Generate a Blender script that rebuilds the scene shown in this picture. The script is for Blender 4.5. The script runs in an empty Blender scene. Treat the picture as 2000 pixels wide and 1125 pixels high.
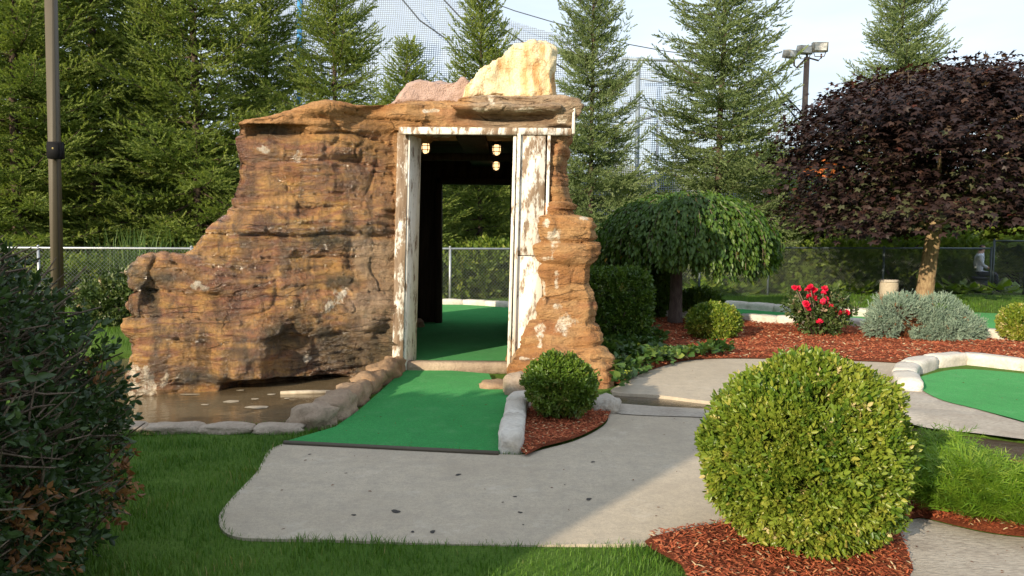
import bpy, bmesh, math, random
import numpy as np
from mathutils import Matrix, Vector
rad = math.radians
SC = bpy.context.scene
COL = SC.collection
rng = np.random.default_rng(7)
random.seed(7)

# ------------------------------------------------------------------ camera
CAM_H = 1.55
PITCH, ROLL = 3.86, 0.40
cam_d = bpy.data.cameras.new('camera'); cam_d.lens = 28.0; cam_d.sensor_width = 36.0
cam_d.clip_start = 0.05; cam_d.clip_end = 2000
cam = bpy.data.objects.new('camera', cam_d); COL.objects.link(cam)
CM = Matrix.Translation((0, 0, CAM_H)) @ Matrix.Rotation(math.pi/2 - rad(PITCH), 4, 'X') @ Matrix.Rotation(rad(ROLL), 4, 'Z')
cam.matrix_world = CM
SC.camera = cam
SC.render.resolution_x, SC.render.resolution_y = 1024, 576

# ------------------------------------------------------------------ light
SUN_AZ, SUN_EL = 35.0, 18.0          # light travels towards +Y, turned to +X by SUN_AZ
world = bpy.data.worlds.new('World'); SC.world = world; world.use_nodes = True
wt = world.node_tree; wt.nodes.clear()
sky = wt.nodes.new('ShaderNodeTexSky'); sky.sky_type = 'NISHITA'; sky.sun_disc = False
sky.sun_elevation = rad(SUN_EL); sky.sun_rotation = rad(180 + SUN_AZ)
sky.air_density = 1.0; sky.dust_density = 1.2; sky.ozone_density = 1.5
wc = wt.nodes.new('ShaderNodeTexCoord')
wm = wt.nodes.new('ShaderNodeMapping'); wm.inputs['Scale'].default_value = (1.0, 1.6, 5.0)
wn = wt.nodes.new('ShaderNodeTexNoise'); wn.inputs['Scale'].default_value = 1.6; wn.inputs['Detail'].default_value = 6
wr = wt.nodes.new('ShaderNodeMapRange'); wr.inputs[1].default_value = .38; wr.inputs[2].default_value = .75; wr.inputs[3].default_value = 0.45; wr.inputs[4].default_value = .85
wx = wt.nodes.new('ShaderNodeMix'); wx.data_type = 'RGBA'
wx.inputs[7].default_value = (9.6, 10.6, 11.8, 1)       # thin high cloud
wb = wt.nodes.new('ShaderNodeBackground'); wb.inputs[1].default_value = 0.09
wo = wt.nodes.new('ShaderNodeOutputWorld')
L = wt.links.new
L(wc.outputs['Generated'], wm.inputs[0]); L(wm.outputs[0], wn.inputs[0]); L(wn.outputs[0], wr.inputs[0])
L(wr.outputs[0], wx.inputs[0]); L(sky.outputs[0], wx.inputs[6]); L(wx.outputs[2], wb.inputs[0]); L(wb.outputs[0], wo.inputs[0])
sd = bpy.data.lights.new('sun', 'SUN'); sd.energy = 4.8; sd.angle = rad(0.6); sd.color = (1.0, .84, .62)
sun = bpy.data.objects.new('sun', sd); COL.objects.link(sun)
SUN_DIR = Vector((math.sin(rad(SUN_AZ))*math.cos(rad(SUN_EL)), math.cos(rad(SUN_AZ))*math.cos(rad(SUN_EL)), -math.sin(rad(SUN_EL))))
sun.rotation_euler = SUN_DIR.to_track_quat('-Z', 'Y').to_euler()
sun.location = (-10, -15, 12)
VS = SC.view_settings
VS.view_transform = 'Standard'; VS.look = 'None'; VS.exposure = 0.55; VS.gamma = 1.0; VS.use_curve_mapping = False
SC.render.engine = 'CYCLES'
SC.cycles.max_bounces = 8; SC.cycles.diffuse_bounces = 5; SC.cycles.glossy_bounces = 2; SC.cycles.transmission_bounces = 5
SC.cycles.transparent_max_bounces = 6; SC.cycles.use_denoising = True
SC.cycles.caustics_reflective = False; SC.cycles.caustics_refractive = False
SC.cycles.sample_clamp_indirect = 4.0

# ------------------------------------------------------------------ measuring helpers (photo points -> places on the ground)
FPX = 2000*28.0/36.0
def ray(px, py):
    return (CM.to_3x3() @ Vector(((px-1000)/FPX, -(py-562.5)/FPX, -1))).normalized()
def G(px, py, z=0.0):
    d = ray(px, py); t = (z-CAM_H)/d.z
    return Vector((d.x*t, d.y*t, z))
def D(px, py, y):
    d = ray(px, py); t = y/d.y
    return Vector((d.x*t, y, CAM_H+d.z*t))
CMI = np.array(CM.inverted())
def proj(V):
    P = V @ CMI[:3, :3].T + CMI[:3, 3]
    return 1000 + FPX*P[:, 0]/(-P[:, 2]), 562.5 - FPX*P[:, 1]/(-P[:, 2])

# ------------------------------------------------------------------ numpy noise
_pr = np.random.default_rng(3)
_perm = np.concatenate([_pr.permutation(256)]*3)
_grad = _pr.normal(size=(256, 3)); _grad /= np.linalg.norm(_grad, axis=1)[:, None]
def pn(x, y, z):
    x, y, z = np.broadcast_arrays(np.asarray(x, float), np.asarray(y, float), np.asarray(z, float))
    xi, yi, zi = np.floor(x).astype(int), np.floor(y).astype(int), np.floor(z).astype(int)
    xf, yf, zf = x-xi, y-yi, z-zi
    f = lambda t: t*t*t*(t*(t*6-15)+10)
    u, v, w = f(xf), f(yf), f(zf)
    def g(i, j, k):
        h = _perm[_perm[_perm[(xi+i) & 255]+((yi+j) & 255)]+((zi+k) & 255)]
        gr = _grad[h]
        return gr[..., 0]*(xf-i)+gr[..., 1]*(yf-j)+gr[..., 2]*(zf-k)
    l = lambda a, b, t: a+(b-a)*t
    return 1.6*l(l(l(g(0,0,0), g(1,0,0), u), l(g(0,1,0), g(1,1,0), u), v),
                 l(l(g(0,0,1), g(1,0,1), u), l(g(0,1,1), g(1,1,1), u), v), w)
def fbm(x, y, z, o=4):
    s, a = 0, 1
    for i in range(o):
        s = s + a*pn(x*2**i+i*7.3, y*2**i-i*3.1, z*2**i+i*1.7); a *= .5
    return s
def ss(a, b, x):
    t = np.clip((x-a)/(b-a), 0, 1); return t*t*(3-2*t)

# ------------------------------------------------------------------ mesh helpers
def np_mesh(name, V, F, rnd=None, smooth=False, attrs=None):
    V = np.asarray(V, np.float32); F = np.asarray(F, np.int32); k = F.shape[1]
    me = bpy.data.meshes.new(name)
    me.vertices.add(len(V)); me.vertices.foreach_set('co', V.ravel())
    me.loops.add(F.size); me.loops.foreach_set('vertex_index', F.ravel())
    me.polygons.add(len(F)); me.polygons.foreach_set('loop_start', np.arange(0, F.size, k, dtype=np.int32))
    if smooth: me.polygons.foreach_set('use_smooth', np.ones(len(F), bool))
    at = dict(attrs or {})
    if rnd is not None: at['rnd'] = rnd
    for a, d in at.items():
        x = me.attributes.new(a, 'FLOAT', 'POINT'); x.data.foreach_set('value', np.asarray(d, np.float32))
    me.update(calc_edges=True)
    return me
def link(name, me, m=None, parent=None, world=True):
    o = bpy.data.objects.new(name, me); COL.objects.link(o)
    if m is not None and me is not None and len(me.materials) == 0: me.materials.append(m)
    if parent is not None:
        o.parent = parent
        if world: o.matrix_parent_inverse = Matrix.Translation(-parent.location)
    return o
def tag(o, label=None, cat=None, group=None, kind=None):
    if label: o['label'] = label
    if cat: o['category'] = cat
    if group: o['group'] = group
    if kind: o['kind'] = kind
    return o
def thing(name, label, cat, loc=(0, 0, 0), group=None, rz=0):
    o = bpy.data.objects.new(name, None); COL.objects.link(o); o.location = loc; o.rotation_euler = (0, 0, rz)
    o.empty_display_size = .2
    return tag(o, label, cat, group)
class Acc:                                    # collects triangles
    def __init__(s): s.V, s.F, s.R, s.n = [], [], [], 0
    def add(s, V, F, r=0.5):
        V = np.asarray(V, float); F = np.asarray(F, int)
        s.V.append(V); s.F.append(F+s.n); s.n += len(V)
        s.R.append(np.full(len(V), r) if np.isscalar(r) else np.asarray(r))
    def mesh(s, name, smooth=False):
        return np_mesh(name, np.concatenate(s.V), np.concatenate(s.F), np.concatenate(s.R), smooth)
    def box(s, c, size, rz=0, r=.5, lean=(0, 0)):
        x, y, z = np.array(size)/2
        v = np.array([(a*x, b*y, d*z) for d in (-1, 1) for a, b in ((-1,-1),(1,-1),(1,1),(-1,1))])
        v[4:, 0] += lean[0]; v[4:, 1] += lean[1]
        cz, sz = math.cos(rz), math.sin(rz)
        v = np.stack([v[:, 0]*cz-v[:, 1]*sz, v[:, 0]*sz+v[:, 1]*cz, v[:, 2]], 1)+np.array(c)
        q = [(0,3,2,1),(4,5,6,7),(0,1,5,4),(1,2,6,5),(2,3,7,6),(3,0,4,7)]
        s.add(v, [t for a, b, c_, d in q for t in ((a, b, c_), (a, c_, d))], r)
    def tube(s, pts, r, n=6, rr=.5, cap=True):
        pts = np.asarray(pts, float); k = len(pts)
        r = np.full(k, r) if np.isscalar(r) else np.asarray(r)
        d = np.gradient(pts, axis=0); d /= np.linalg.norm(d, axis=1)[:, None]+1e-9
        up = np.where(np.abs(d[:, 2:3]) > .9, np.array([[1., 0, 0]]), np.array([[0, 0, 1.]]))
        a = np.cross(d, up); a /= np.linalg.norm(a, axis=1)[:, None]+1e-9
        b = np.cross(d, a)
        th = np.arange(n)*2*math.pi/n
        V = (pts[:, None, :]+r[:, None, None]*(np.cos(th)[None, :, None]*a[:, None, :]+np.sin(th)[None, :, None]*b[:, None, :])).reshape(-1, 3)
        F = []
        for i in range(k-1):
            for j in range(n):
                p, q = i*n+j, i*n+(j+1) % n
                F += [(p, p+n, q), (q, p+n, q+n)]
        if cap:
            F += [(0, j, j+1) for j in range(1, n-1)]+[((k-1)*n, (k-1)*n+j+1, (k-1)*n+j) for j in range(1, n-1)]
        s.add(V, F, rr)
def frames(d, roll=None, up=None):
    """N directions -> N 3x3 matrices whose columns are side, direction, normal"""
    d = d/(np.linalg.norm(d, axis=1)[:, None]+1e-9)
    if up is None:
        up = np.where(np.abs(d[:, 2:3]) > .95, np.array([[1., 0, 0]]), np.array([[0, 0, 1.]]))
    s = np.cross(d, up); s /= np.linalg.norm(s, axis=1)[:, None]+1e-9
    n = np.cross(s, d)
    if roll is not None:
        c, q = np.cos(roll)[:, None], np.sin(roll)[:, None]
        s, n = s*c+n*q, n*c-s*q
    return np.stack([s, d, n], axis=2)
def scatter(temps, M, P, scale, rnd, idx=None):
    """copies of small triangle templates baked into one mesh"""
    N = len(P); idx = rng.integers(0, len(temps), N) if idx is None else idx
    scale = np.broadcast_to(scale, (N,))
    VV, FF, RR, n = [], [], [], 0
    for i, (tv, tf) in enumerate(temps):
        sel = np.where(idx == i)[0]
        if not len(sel): continue
        V = np.einsum('nij,kj->nki', M[sel], tv)*scale[sel][:, None, None]+P[sel][:, None, :]
        F = tf[None]+(np.arange(len(sel))*len(tv))[:, None, None]+n
        VV.append(V.reshape(-1, 3)); FF.append(F.reshape(-1, 3)); RR.append(np.repeat(rnd[sel], len(tv)))
        n += len(sel)*len(tv)
    return np.concatenate(VV), np.concatenate(FF), np.concatenate(RR)
def unit(v): return v/(np.linalg.norm(v, axis=-1, keepdims=True)+1e-9)
def sphere_dirs(n):
    return unit(rng.normal(size=(n, 3)))

# leaf templates: along +Y, face +Z
def leaf_hex(w=.5, fold=.12):
    v = np.array([(0,0,0),(w*.42,.3,fold),(w*.42,.65,fold),(0,1,-.05),(-w*.42,.65,fold),(-w*.42,.3,fold)])
    return v, np.array([(0,1,2),(0,2,3),(0,3,4),(0,4,5)])
def leaf_rhomb(w=.5, fold=.1):
    v = np.array([(0,0,0),(w*.5,.45,fold),(0,1,-.05),(-w*.5,.45,fold)])
    return v, np.array([(0,1,2),(0,2,3)])
def leaf_star(k=5):
    ang = [-140,-100,-62,-36,0,36,62,100,140]; r = [.45,.52,.88,.42,1.0,.42,.88,.52,.45]
    v = [(0,0,.05)]+[(.62*q*math.sin(rad(a)), .35+.62*q*math.cos(rad(a)), -.12*q*q) for a, q in zip(ang, r)]
    v = np.array(v); v[0] = (0, .35, .06)
    return v, np.array([(0, i+1, i) for i in range(1, 9)])
def join_t(parts):
    VV, FF, n = [], [], 0
    for v, f in parts:
        VV.append(v); FF.append(f+n); n += len(v)
    return np.concatenate(VV), np.concatenate(FF)
def xf(t, M, p, s):
    return t[0] @ (np.array(M).T)*s+np.array(p), t[1]
def sprig(nl=10, leaf=None, size=.42, seed=0, stem=True):
    r = np.random.default_rng(seed); parts = []
    for i in range(nl):
        t = .12+.88*(i//2)/(nl/2-.5)
        az = (i % 2)*math.pi+(i//2)*math.pi/2+r.normal()*.4
        el = .75+r.normal()*.25-.35*t
        d = np.array([[math.cos(az)*math.sin(el), math.cos(el)*.9, math.sin(az)*math.sin(el)]])
        M = frames(d, r.normal(size=1)*.5)[0]
        parts.append(xf(leaf, M, (0, t*.8, 0), size*(.75+.5*r.random())*(1-.25*t)))
    if stem:
        parts.append((np.array([(-.02,-.3,0),(.02,-.3,0),(0,.85,0),(0,-.3,.02)]), np.array([(0,1,2),(1,3,2)])))
    return join_t(parts)
def needle_twig(n=18, seed=0, ln=.24, wd=.05):
    r = np.random.default_rng(seed); parts = []
    for i in range(n):
        t = (i+r.random()*.8)/n
        az = r.random()*2*math.pi; el = rad(38+18*r.random())*(1-.45*t)
        d = np.array([[math.cos(az)*math.sin(el), math.cos(el), math.sin(az)*math.sin(el)*.75]])
        s = frames(d, r.random(1)*6)[0][:, 0]
        b = np.array((0, t*.9, 0)); L_ = ln*(.8+.4*r.random())*(1-.3*t)
        parts.append((np.array([b-s*wd*.5, b+s*wd*.5, b+d[0]*L_]), np.array([(0,1,2)])))
    return join_t(parts)

# ------------------------------------------------------------------ material helpers
def new_mat(name):
    m = bpy.data.materials.new(name); m.use_nodes = True; m.node_tree.nodes.clear(); return m, m.node_tree
def nd(nt, t, ins=None, out=0, **pr):
    n = nt.nodes.new(t)
    for k, v in pr.items(): setattr(n, k, v)
    for k, v in (ins or {}).items():
        if isinstance(v, bpy.types.NodeSocket): nt.links.new(v, n.inputs[k])
        else:
            if isinstance(v, tuple) and len(v) == 3 and n.inputs[k].type == 'RGBA': v = v+(1,)
            n.inputs[k].default_value = v
    return n.outputs[out]
def ramp(nt, fac, stops, interp='LINEAR'):
    n = nt.nodes.new('ShaderNodeValToRGB'); cr = n.color_ramp; cr.interpolation = interp
    while len(cr.elements) < len(stops): cr.elements.new(.5)
    for e, (p, c) in zip(cr.elements, stops):
        e.position = p; e.color = c+(1,) if len(c) == 3 else c
    nt.links.new(fac, n.inputs[0]); return n.outputs[0]
def mixc(nt, f, a, b, mode='MIX'):
    n = nt.nodes.new('ShaderNodeMix'); n.data_type = 'RGBA'; n.blend_type = mode
    for i, v in ((0, f), (6, a), (7, b)):
        if isinstance(v, bpy.types.NodeSocket): nt.links.new(v, n.inputs[i])
        else: n.inputs[i].default_value = v+(1,) if isinstance(v, tuple) and len(v) == 3 else v
    return n.outputs[2]
def mth(nt, op, a, b=0.0, c=None):
    n = nt.nodes.new('ShaderNodeMath'); n.operation = op
    for i, v in enumerate((a, b) if c is None else (a, b, c)):
        if isinstance(v, bpy.types.NodeSocket): nt.links.new(v, n.inputs[i])
        else: n.inputs[i].default_value = v
    return n.outputs[0]
def mrange(nt, v, a, b, c=0., d=1.):
    return nd(nt, 'ShaderNodeMapRange', {0: v, 1: a, 2: b, 3: c, 4: d})
def coord(nt, scale=(1, 1, 1), kind='Object'):
    tc = nd(nt, 'ShaderNodeTexCoord', out=kind)
    return nd(nt, 'ShaderNodeMapping', {'Vector': tc, 'Scale': scale})
def noise(nt, v, s, det=4, rough=.55, out=0, dist=0.):
    return nd(nt, 'ShaderNodeTexNoise', {'Vector': v, 'Scale': s, 'Detail': det, 'Roughness': rough, 'Distortion': dist}, out)
def bump(nt, h, st=.4, dist=.02):
    return nd(nt, 'ShaderNodeBump', {'Height': h, 'Strength': st, 'Distance': dist})
def finish(nt, col, rough=.7, bmp=None, spec=.4, metal=0., extra=None):
    ins = {'Base Color': col, 'Roughness': rough, 'Metallic': metal, 'Specular IOR Level': spec}
    if bmp is not None: ins['Normal'] = bmp
    ins.update(extra or {})
    s = nd(nt, 'ShaderNodeBsdfPrincipled', ins)
    o = nt.nodes.new('ShaderNodeOutputMaterial'); nt.links.new(s, o.inputs[0])
def attr(nt, name): return nd(nt, 'ShaderNodeAttribute', out=2, attribute_name=name)
def leaf_mat(name, stops, trans=.3, rough=.5, spec=.35, tint=(1.12, 1.15, .6)):
    m, nt = new_mat(name)
    c = ramp(nt, attr(nt, 'rnd'), stops)
    p = nd(nt, 'ShaderNodeBsdfPrincipled', {'Base Color': c, 'Roughness': rough, 'Specular IOR Level': spec})
    t = nd(nt, 'ShaderNodeBsdfTranslucent', {'Color': mixc(nt, 1.0, c, tint, 'MULTIPLY')})
    x = nd(nt, 'ShaderNodeMixShader', {0: trans, 1: p, 2: t})
    o = nt.nodes.new('ShaderNodeOutputMaterial'); nt.links.new(x, o.inputs[0])
    return m
def plain(name, c1, c2=None, s=8., rough=.6, b=.2, bs=40., spec=.4, metal=0., scale=(1, 1, 1)):
    m, nt = new_mat(name); v = coord(nt, scale)
    c2 = c2 or tuple(x*.75 for x in c1)
    n = noise(nt, v, s, 5)
    finish(nt, ramp(nt, n, [(.3, c1), (.7, c2)]), rough, bump(nt, noise(nt, v, bs, 3), b, .01), spec, metal)
    return m

M = {}
def make_materials():
    # rock: layered, wet and dry, with lime stains and algae (stain masks; the last also paints shade into recesses)
    m, nt = new_mat('rock'); v = coord(nt)
    warp = noise(nt, v, .9, 3, out=1)
    vw = nd(nt, 'ShaderNodeVectorMath', {0: v, 1: nd(nt, 'ShaderNodeVectorMath', {0: warp, 1: (.25, .25, .32)}, operation='MULTIPLY')}, operation='ADD')
    band = nd(nt, 'ShaderNodeMapping', {'Vector': vw, 'Scale': (.5, .5, 2.3)})
    fine = nd(nt, 'ShaderNodeMapping', {'Vector': vw, 'Scale': (2.6, 2.6, 10.)})
    vor = nd(nt, 'ShaderNodeTexVoronoi', {'Vector': nd(nt, 'ShaderNodeMapping', {'Vector': nd(nt, 'ShaderNodeVectorMath', {0: vw, 1: nd(nt, 'ShaderNodeVectorMath', {0: noise(nt, v, 9., 4, .7, out=1), 1: (.10, .10, .05)}, operation='MULTIPLY')}, operation='ADD'), 'Scale': (.8, .8, 6.2)}), 'Scale': 1.5, 'Randomness': .9}, feature='DISTANCE_TO_EDGE')
    crk = mth(nt, 'MULTIPLY', mrange(nt, vor, .0, .03, 1., 0.), mrange(nt, noise(nt, v, 2.6, 4, .6), .50, .62))
    b1 = noise(nt, band, 1.3, 5, .6); b2 = noise(nt, fine, 1.4, 5, .65); n3 = noise(nt, v, 2.2, 6, .6); n4 = noise(nt, v, 26., 5, .65)
    dry = ramp(nt, b1, [(.28, (.24,.095,.040)), (.40, (.38,.185,.068)), (.50, (.47,.27,.115)), (.60, (.33,.14,.055)), (.72, (.52,.35,.18))])
    wetc = ramp(nt, b1, [(.26, (.10,.038,.024)), (.36, (.27,.110,.040)), (.43, (.53,.295,.078)), (.50, (.26,.095,.050)), (.56, (.55,.31,.09)), (.64, (.24,.088,.050)), (.72, (.56,.35,.13)), (.8, (.34,.21,.12))])
    wet = attr(nt, 'wet')
    c = mixc(nt, wet, dry, wetc)
    c = mixc(nt, attr(nt, 'grey'), c, ramp(nt, b2, [(.3, (.24,.165,.105)), (.7, (.44,.34,.23))]))
    c = mixc(nt, mrange(nt, n3, .5, .75, 0, .55), c, mixc(nt, wet, (.44,.28,.15), (.36,.20,.045)))
    n5 = noise(nt, nd(nt, 'ShaderNodeMapping', {'Vector': v, 'Scale': (3.2, 3.2, .5)}), 2.4, 5, .65)
    c = mixc(nt, mth(nt, 'MULTIPLY', wet, mrange(nt, n5, .45, .60, 0, .82)), c, (.07,.042,.020))
    c = mixc(nt, mth(nt, 'MULTIPLY', wet, mrange(nt, noise(nt, v, 1.3, 3), .5, .65, 0, .6)), c, (.15,.050,.036))
    c = mixc(nt, mrange(nt, b2, .32, .46, .42, 0.), c, (.10,.048,.026))
    c = mixc(nt, mrange(nt, n4, .35, .65, .25, 0.), c, (.11,.056,.030))
    c = mixc(nt, mrange(nt, noise(nt, v, 95., 3, .7), .55, .75, 0, .35), c, (.55,.40,.24))
    dk = mth(nt, 'MULTIPLY', attr(nt, 'algae_shade'), mrange(nt, n3, .3, .6, .45, 1.))
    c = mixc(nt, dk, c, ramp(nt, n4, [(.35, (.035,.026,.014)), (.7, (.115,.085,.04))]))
    wh = mrange(nt, mth(nt, 'ADD', mth(nt, 'MULTIPLY', attr(nt, 'lime'), .36), mth(nt, 'MULTIPLY', noise(nt, nd(nt, 'ShaderNodeMapping', {'Vector': v, 'Scale': (1., 1., .6)}), 15., 6, .78), .8)), .67, .77)
    c = mixc(nt, mth(nt, 'MULTIPLY', wh, .9), c, ramp(nt, n4, [(.35, (.50,.40,.27)), (.6, (.74,.68,.57))]))
    ro = mth(nt, 'SUBTRACT', .82, mth(nt, 'MULTIPLY', wet, mrange(nt, n3, .3, .6, .50, .68)))
    b6 = noise(nt, nd(nt, 'ShaderNodeMapping', {'Vector': vw, 'Scale': (6., 6., 22.)}), 1.6, 5, .7)
    h = mth(nt, 'ADD', mth(nt, 'ADD', mth(nt, 'MULTIPLY', b2, 1.1), mth(nt, 'MULTIPLY', b6, .8)), mth(nt, 'MULTIPLY', n4, .45))
    c = mixc(nt, mrange(nt, b6, .30, .42, .35, 0), c, (.08,.042,.022))
    c = mixc(nt, mth(nt, 'MULTIPLY', crk, .6), c, (.05,.026,.014))
    n7 = noise(nt, v, 75., 3, .6)
    h = mth(nt, 'SUBTRACT', mth(nt, 'ADD', h, mth(nt, 'MULTIPLY', mth(nt, 'MULTIPLY', wet, n7), .30)), mth(nt, 'MULTIPLY', crk, .7))
    finish(nt, c, ro, bump(nt, h, 1., .05), mrange(nt, wet, 0, 1, .25, .6), extra={'Coat Weight': mth(nt, 'MULTIPLY', wet, mrange(nt, noise(nt, v, 3.1, 4, .6), .38, .5)), 'Coat Roughness': .13, 'Coat Normal': bump(nt, mth(nt, 'ADD', mth(nt, 'MULTIPLY', b2, .8), n4), 1., .075)})
    M['rock'] = m
    m, nt = new_mat('stone'); v = coord(nt)
    r = attr(nt, 'rnd')
    n1 = noise(nt, v, 5., 6, .6); n2 = noise(nt, v, 38., 4, .6)
    c = mixc(nt, r, ramp(nt, n1, [(.3, (.40,.27,.16)), (.7, (.24,.14,.075))]), ramp(nt, n1, [(.3, (.56,.52,.45)), (.7, (.42,.38,.32))]))
    c = mixc(nt, mrange(nt, n2, .35, .65, .4, 0), c, (.16,.12,.085))
    finish(nt, c, .85, bump(nt, mth(nt, 'ADD', n1, mth(nt, 'MULTIPLY', n2, .4)), .7, .04), .25); M['stone'] = m
    m, nt = new_mat('pale_edging'); v = coord(nt)
    n1 = noise(nt, v, 4., 6, .6); n2 = noise(nt, v, 30., 4, .6)
    c = ramp(nt, n1, [(.3, (.66,.63,.57)), (.55, (.58,.54,.47)), (.75, (.40,.37,.32))])
    c = mixc(nt, mrange(nt, n2, .3, .6, .35, 0), c, (.26,.23,.19))
    finish(nt, c, .85, bump(nt, mth(nt, 'ADD', n1, mth(nt, 'MULTIPLY', n2, .5)), .55, .03), .25); M['edging'] = m
    m, nt = new_mat('cream_granite'); v = coord(nt)
    n1 = noise(nt, v, 2.4, 6, .6, dist=.6); n2 = noise(nt, v, 45., 3, .6); n3 = noise(nt, nd(nt, 'ShaderNodeMapping', {'Vector': v, 'Scale': (3., 2., .7)}), 2.2, 5, .6)
    c = ramp(nt, n1, [(.3, (.80,.70,.48)), (.6, (.74,.60,.36))])
    c = mixc(nt, mrange(nt, n3, .50, .64, 0, .9), c, (.52,.27,.09))
    vv = nd(nt, 'ShaderNodeTexVoronoi', {'Vector': nd(nt, 'ShaderNodeVectorMath', {0: v, 1: noise(nt, v, 3., 4, .6, out=1)}, operation='ADD'), 'Scale': 1.7}, feature='DISTANCE_TO_EDGE')
    c = mixc(nt, mrange(nt, vv, 0, .03, .75, 0), c, (.36,.17,.06))
    c = mixc(nt, mrange(nt, n2, .3, .55, .45, 0), c, (.44,.30,.15))
    finish(nt, c, .8, bump(nt, mth(nt, 'ADD', mth(nt, 'MULTIPLY', n1, 1.6), mth(nt, 'MULTIPLY', n2, .3)), .8, .06), .3); M['cream'] = m
    m, nt = new_mat('pink_granite'); v = coord(nt)
    n1 = noise(nt, v, 6., 6, .6); n2 = noise(nt, v, 60., 3, .6)
    c = mixc(nt, mrange(nt, n2, .35, .65, .5, 0), ramp(nt, n1, [(.3, (.58,.42,.35)), (.7, (.42,.30,.25))]), (.24,.17,.15))
    finish(nt, c, .85, bump(nt, mth(nt, 'ADD', n1, n2), .7, .04), .25); M['pink'] = m
    # painted boards, weathered
    m, nt = new_mat('peeling_white_paint'); v = coord(nt); vs = nd(nt, 'ShaderNodeMapping', {'Vector': v, 'Scale': (14., 14., 1.5)})
    g = noise(nt, vs, 2., 6, .65); p = noise(nt, v, 3.2, 6, .72); p2 = noise(nt, nd(nt, 'ShaderNodeMapping', {'Vector': v, 'Scale': (2.2, 2.2, .8)}), 5.5, 5, .7)
    wood = ramp(nt, g, [(.3, (.12,.075,.045)), (.7, (.34,.25,.17))])
    k = mrange(nt, mth(nt, 'ADD', mth(nt, 'MULTIPLY', p2, .75), mth(nt, 'MULTIPLY', attr(nt, 'rnd'), .5)), .56, .64)
    pc = ramp(nt, p, [(.3, (.80,.77,.70)), (.7, (.66,.62,.54))])
    pc = mixc(nt, mrange(nt, g, .28, .40, .6, 0), pc, (.30,.23,.17))
    finish(nt, mixc(nt, k, pc, wood), .75, bump(nt, mth(nt, 'SUBTRACT', mth(nt, 'MULTIPLY', g, .5), mth(nt, 'MULTIPLY', k, .6)), .5, .012), .3); M['paint'] = m
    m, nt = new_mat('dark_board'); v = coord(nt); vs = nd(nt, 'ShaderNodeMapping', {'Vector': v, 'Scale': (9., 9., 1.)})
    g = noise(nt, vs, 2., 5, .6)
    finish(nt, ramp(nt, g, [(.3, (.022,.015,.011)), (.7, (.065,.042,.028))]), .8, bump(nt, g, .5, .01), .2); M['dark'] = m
    # ground covers
    m, nt = new_mat('concrete'); v = coord(nt)
    n1 = noise(nt, v, 1.1, 5, .6); n2 = noise(nt, v, 150., 3, .7); n3 = noise(nt, v, 9., 6, .65)
    c = ramp(nt, n1, [(.3, (.51,.43,.315)), (.7, (.58,.495,.37))])
    c = mixc(nt, mrange(nt, n2, .3, .62, .5, 0), c, (.20,.185,.165))
    c = mixc(nt, mrange(nt, n2, .66, .78, 0, .5), c, (.66,.63,.57))
    c = mixc(nt, mrange(nt, n3, .35, .6, .34, 0), c, (.28,.25,.21))
    n8 = noise(nt, v, 40., 5, .75)
    c = mixc(nt, mrange(nt, n8, .3, .55, .4, 0), c, (.24,.215,.18))
    c = mixc(nt, mrange(nt, noise(nt, v, .9, 6, .7), .45, .68, 0, .5), c, (.34,.285,.215))
    c = mixc(nt, mrange(nt, noise(nt, v, 3.3, 6, .75), .56, .7, 0, .4), c, (.60,.54,.44))
    vo = nd(nt, 'ShaderNodeTexVoronoi', {'Vector': v, 'Scale': 2.1, 'Randomness': 1.}, feature='F1')
    finish(nt, c, .88, bump(nt, mth(nt, 'ADD', n2, mth(nt, 'MULTIPLY', n3, .4)), .35, .006), .25); M['concrete'] = m
    m, nt = new_mat('rough_concrete'); v = coord(nt)
    n1 = noise(nt, v, 2.5, 6, .65); n2 = noise(nt, nd(nt, 'ShaderNodeMapping', {'Vector': v, 'Scale': (1., 3., 3.)}), 26., 5, .7)
    c = mixc(nt, mrange(nt, n2, .3, .6, .65, 0), ramp(nt, n1, [(.3, (.56,.51,.43)), (.7, (.38,.33,.27))]), (.17,.145,.12))
    finish(nt, c, .9, bump(nt, mth(nt, 'ADD', n1, n2), .6, .02), .2); M['rough_concrete'] = m
    m, nt = new_mat('green_carpet'); v = coord(nt)
    n1 = noise(nt, v, .9, 5, .6); n2 = noise(nt, v, 120., 3, .7); n3 = noise(nt, v, 5., 6, .7)
    c = ramp(nt, n1, [(.3, (.028,.275,.062)), (.7, (.050,.355,.09))])
    c = mixc(nt, mrange(nt, n2, .3, .62, .7, 0), c, (.008,.08,.026))
    c = mixc(nt, mrange(nt, noise(nt, v, 42., 4, .7), .35, .6, .35, 0), c, (.012,.12,.04))
    c = mixc(nt, mrange(nt, n3, .52, .72, 0, .4), c, (.10,.30,.12))
    c = mixc(nt, mrange(nt, noise(nt, v, 2.3, 5, .7), .52, .72, 0, .45), c, (.018,.16,.045))
    vo = noise(nt, v, 22., 2, .5)
    c = mixc(nt, mrange(nt, vo, .70, .74, 0, .35), c, (.10,.12,.05))
    finish(nt, c, .95, bump(nt, n2, .7, .008), .12, extra={'Sheen Weight': .15, 'Sheen Roughness': .5, 'Sheen Tint': (.3,.6,.3,1)}); M['carpet'] = m
    m, nt = new_mat('soil_and_turf'); v = coord(nt)
    n1 = noise(nt, v, .6, 5, .6); n2 = noise(nt, v, 60., 4, .7)
    c = mixc(nt, mrange(nt, n2, .3, .65, .6, 0), ramp(nt, n1, [(.3, (.085,.175,.02)), (.7, (.13,.22,.035))]), (.045,.08,.014))
    finish(nt, c, .9, bump(nt, n2, .8, .03), .15); M['turf'] = m
    m, nt = new_mat('far_ground'); v = coord(nt)
    n1 = noise(nt, v, .25, 5, .6); n2 = noise(nt, v, 20., 4, .7)
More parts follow.
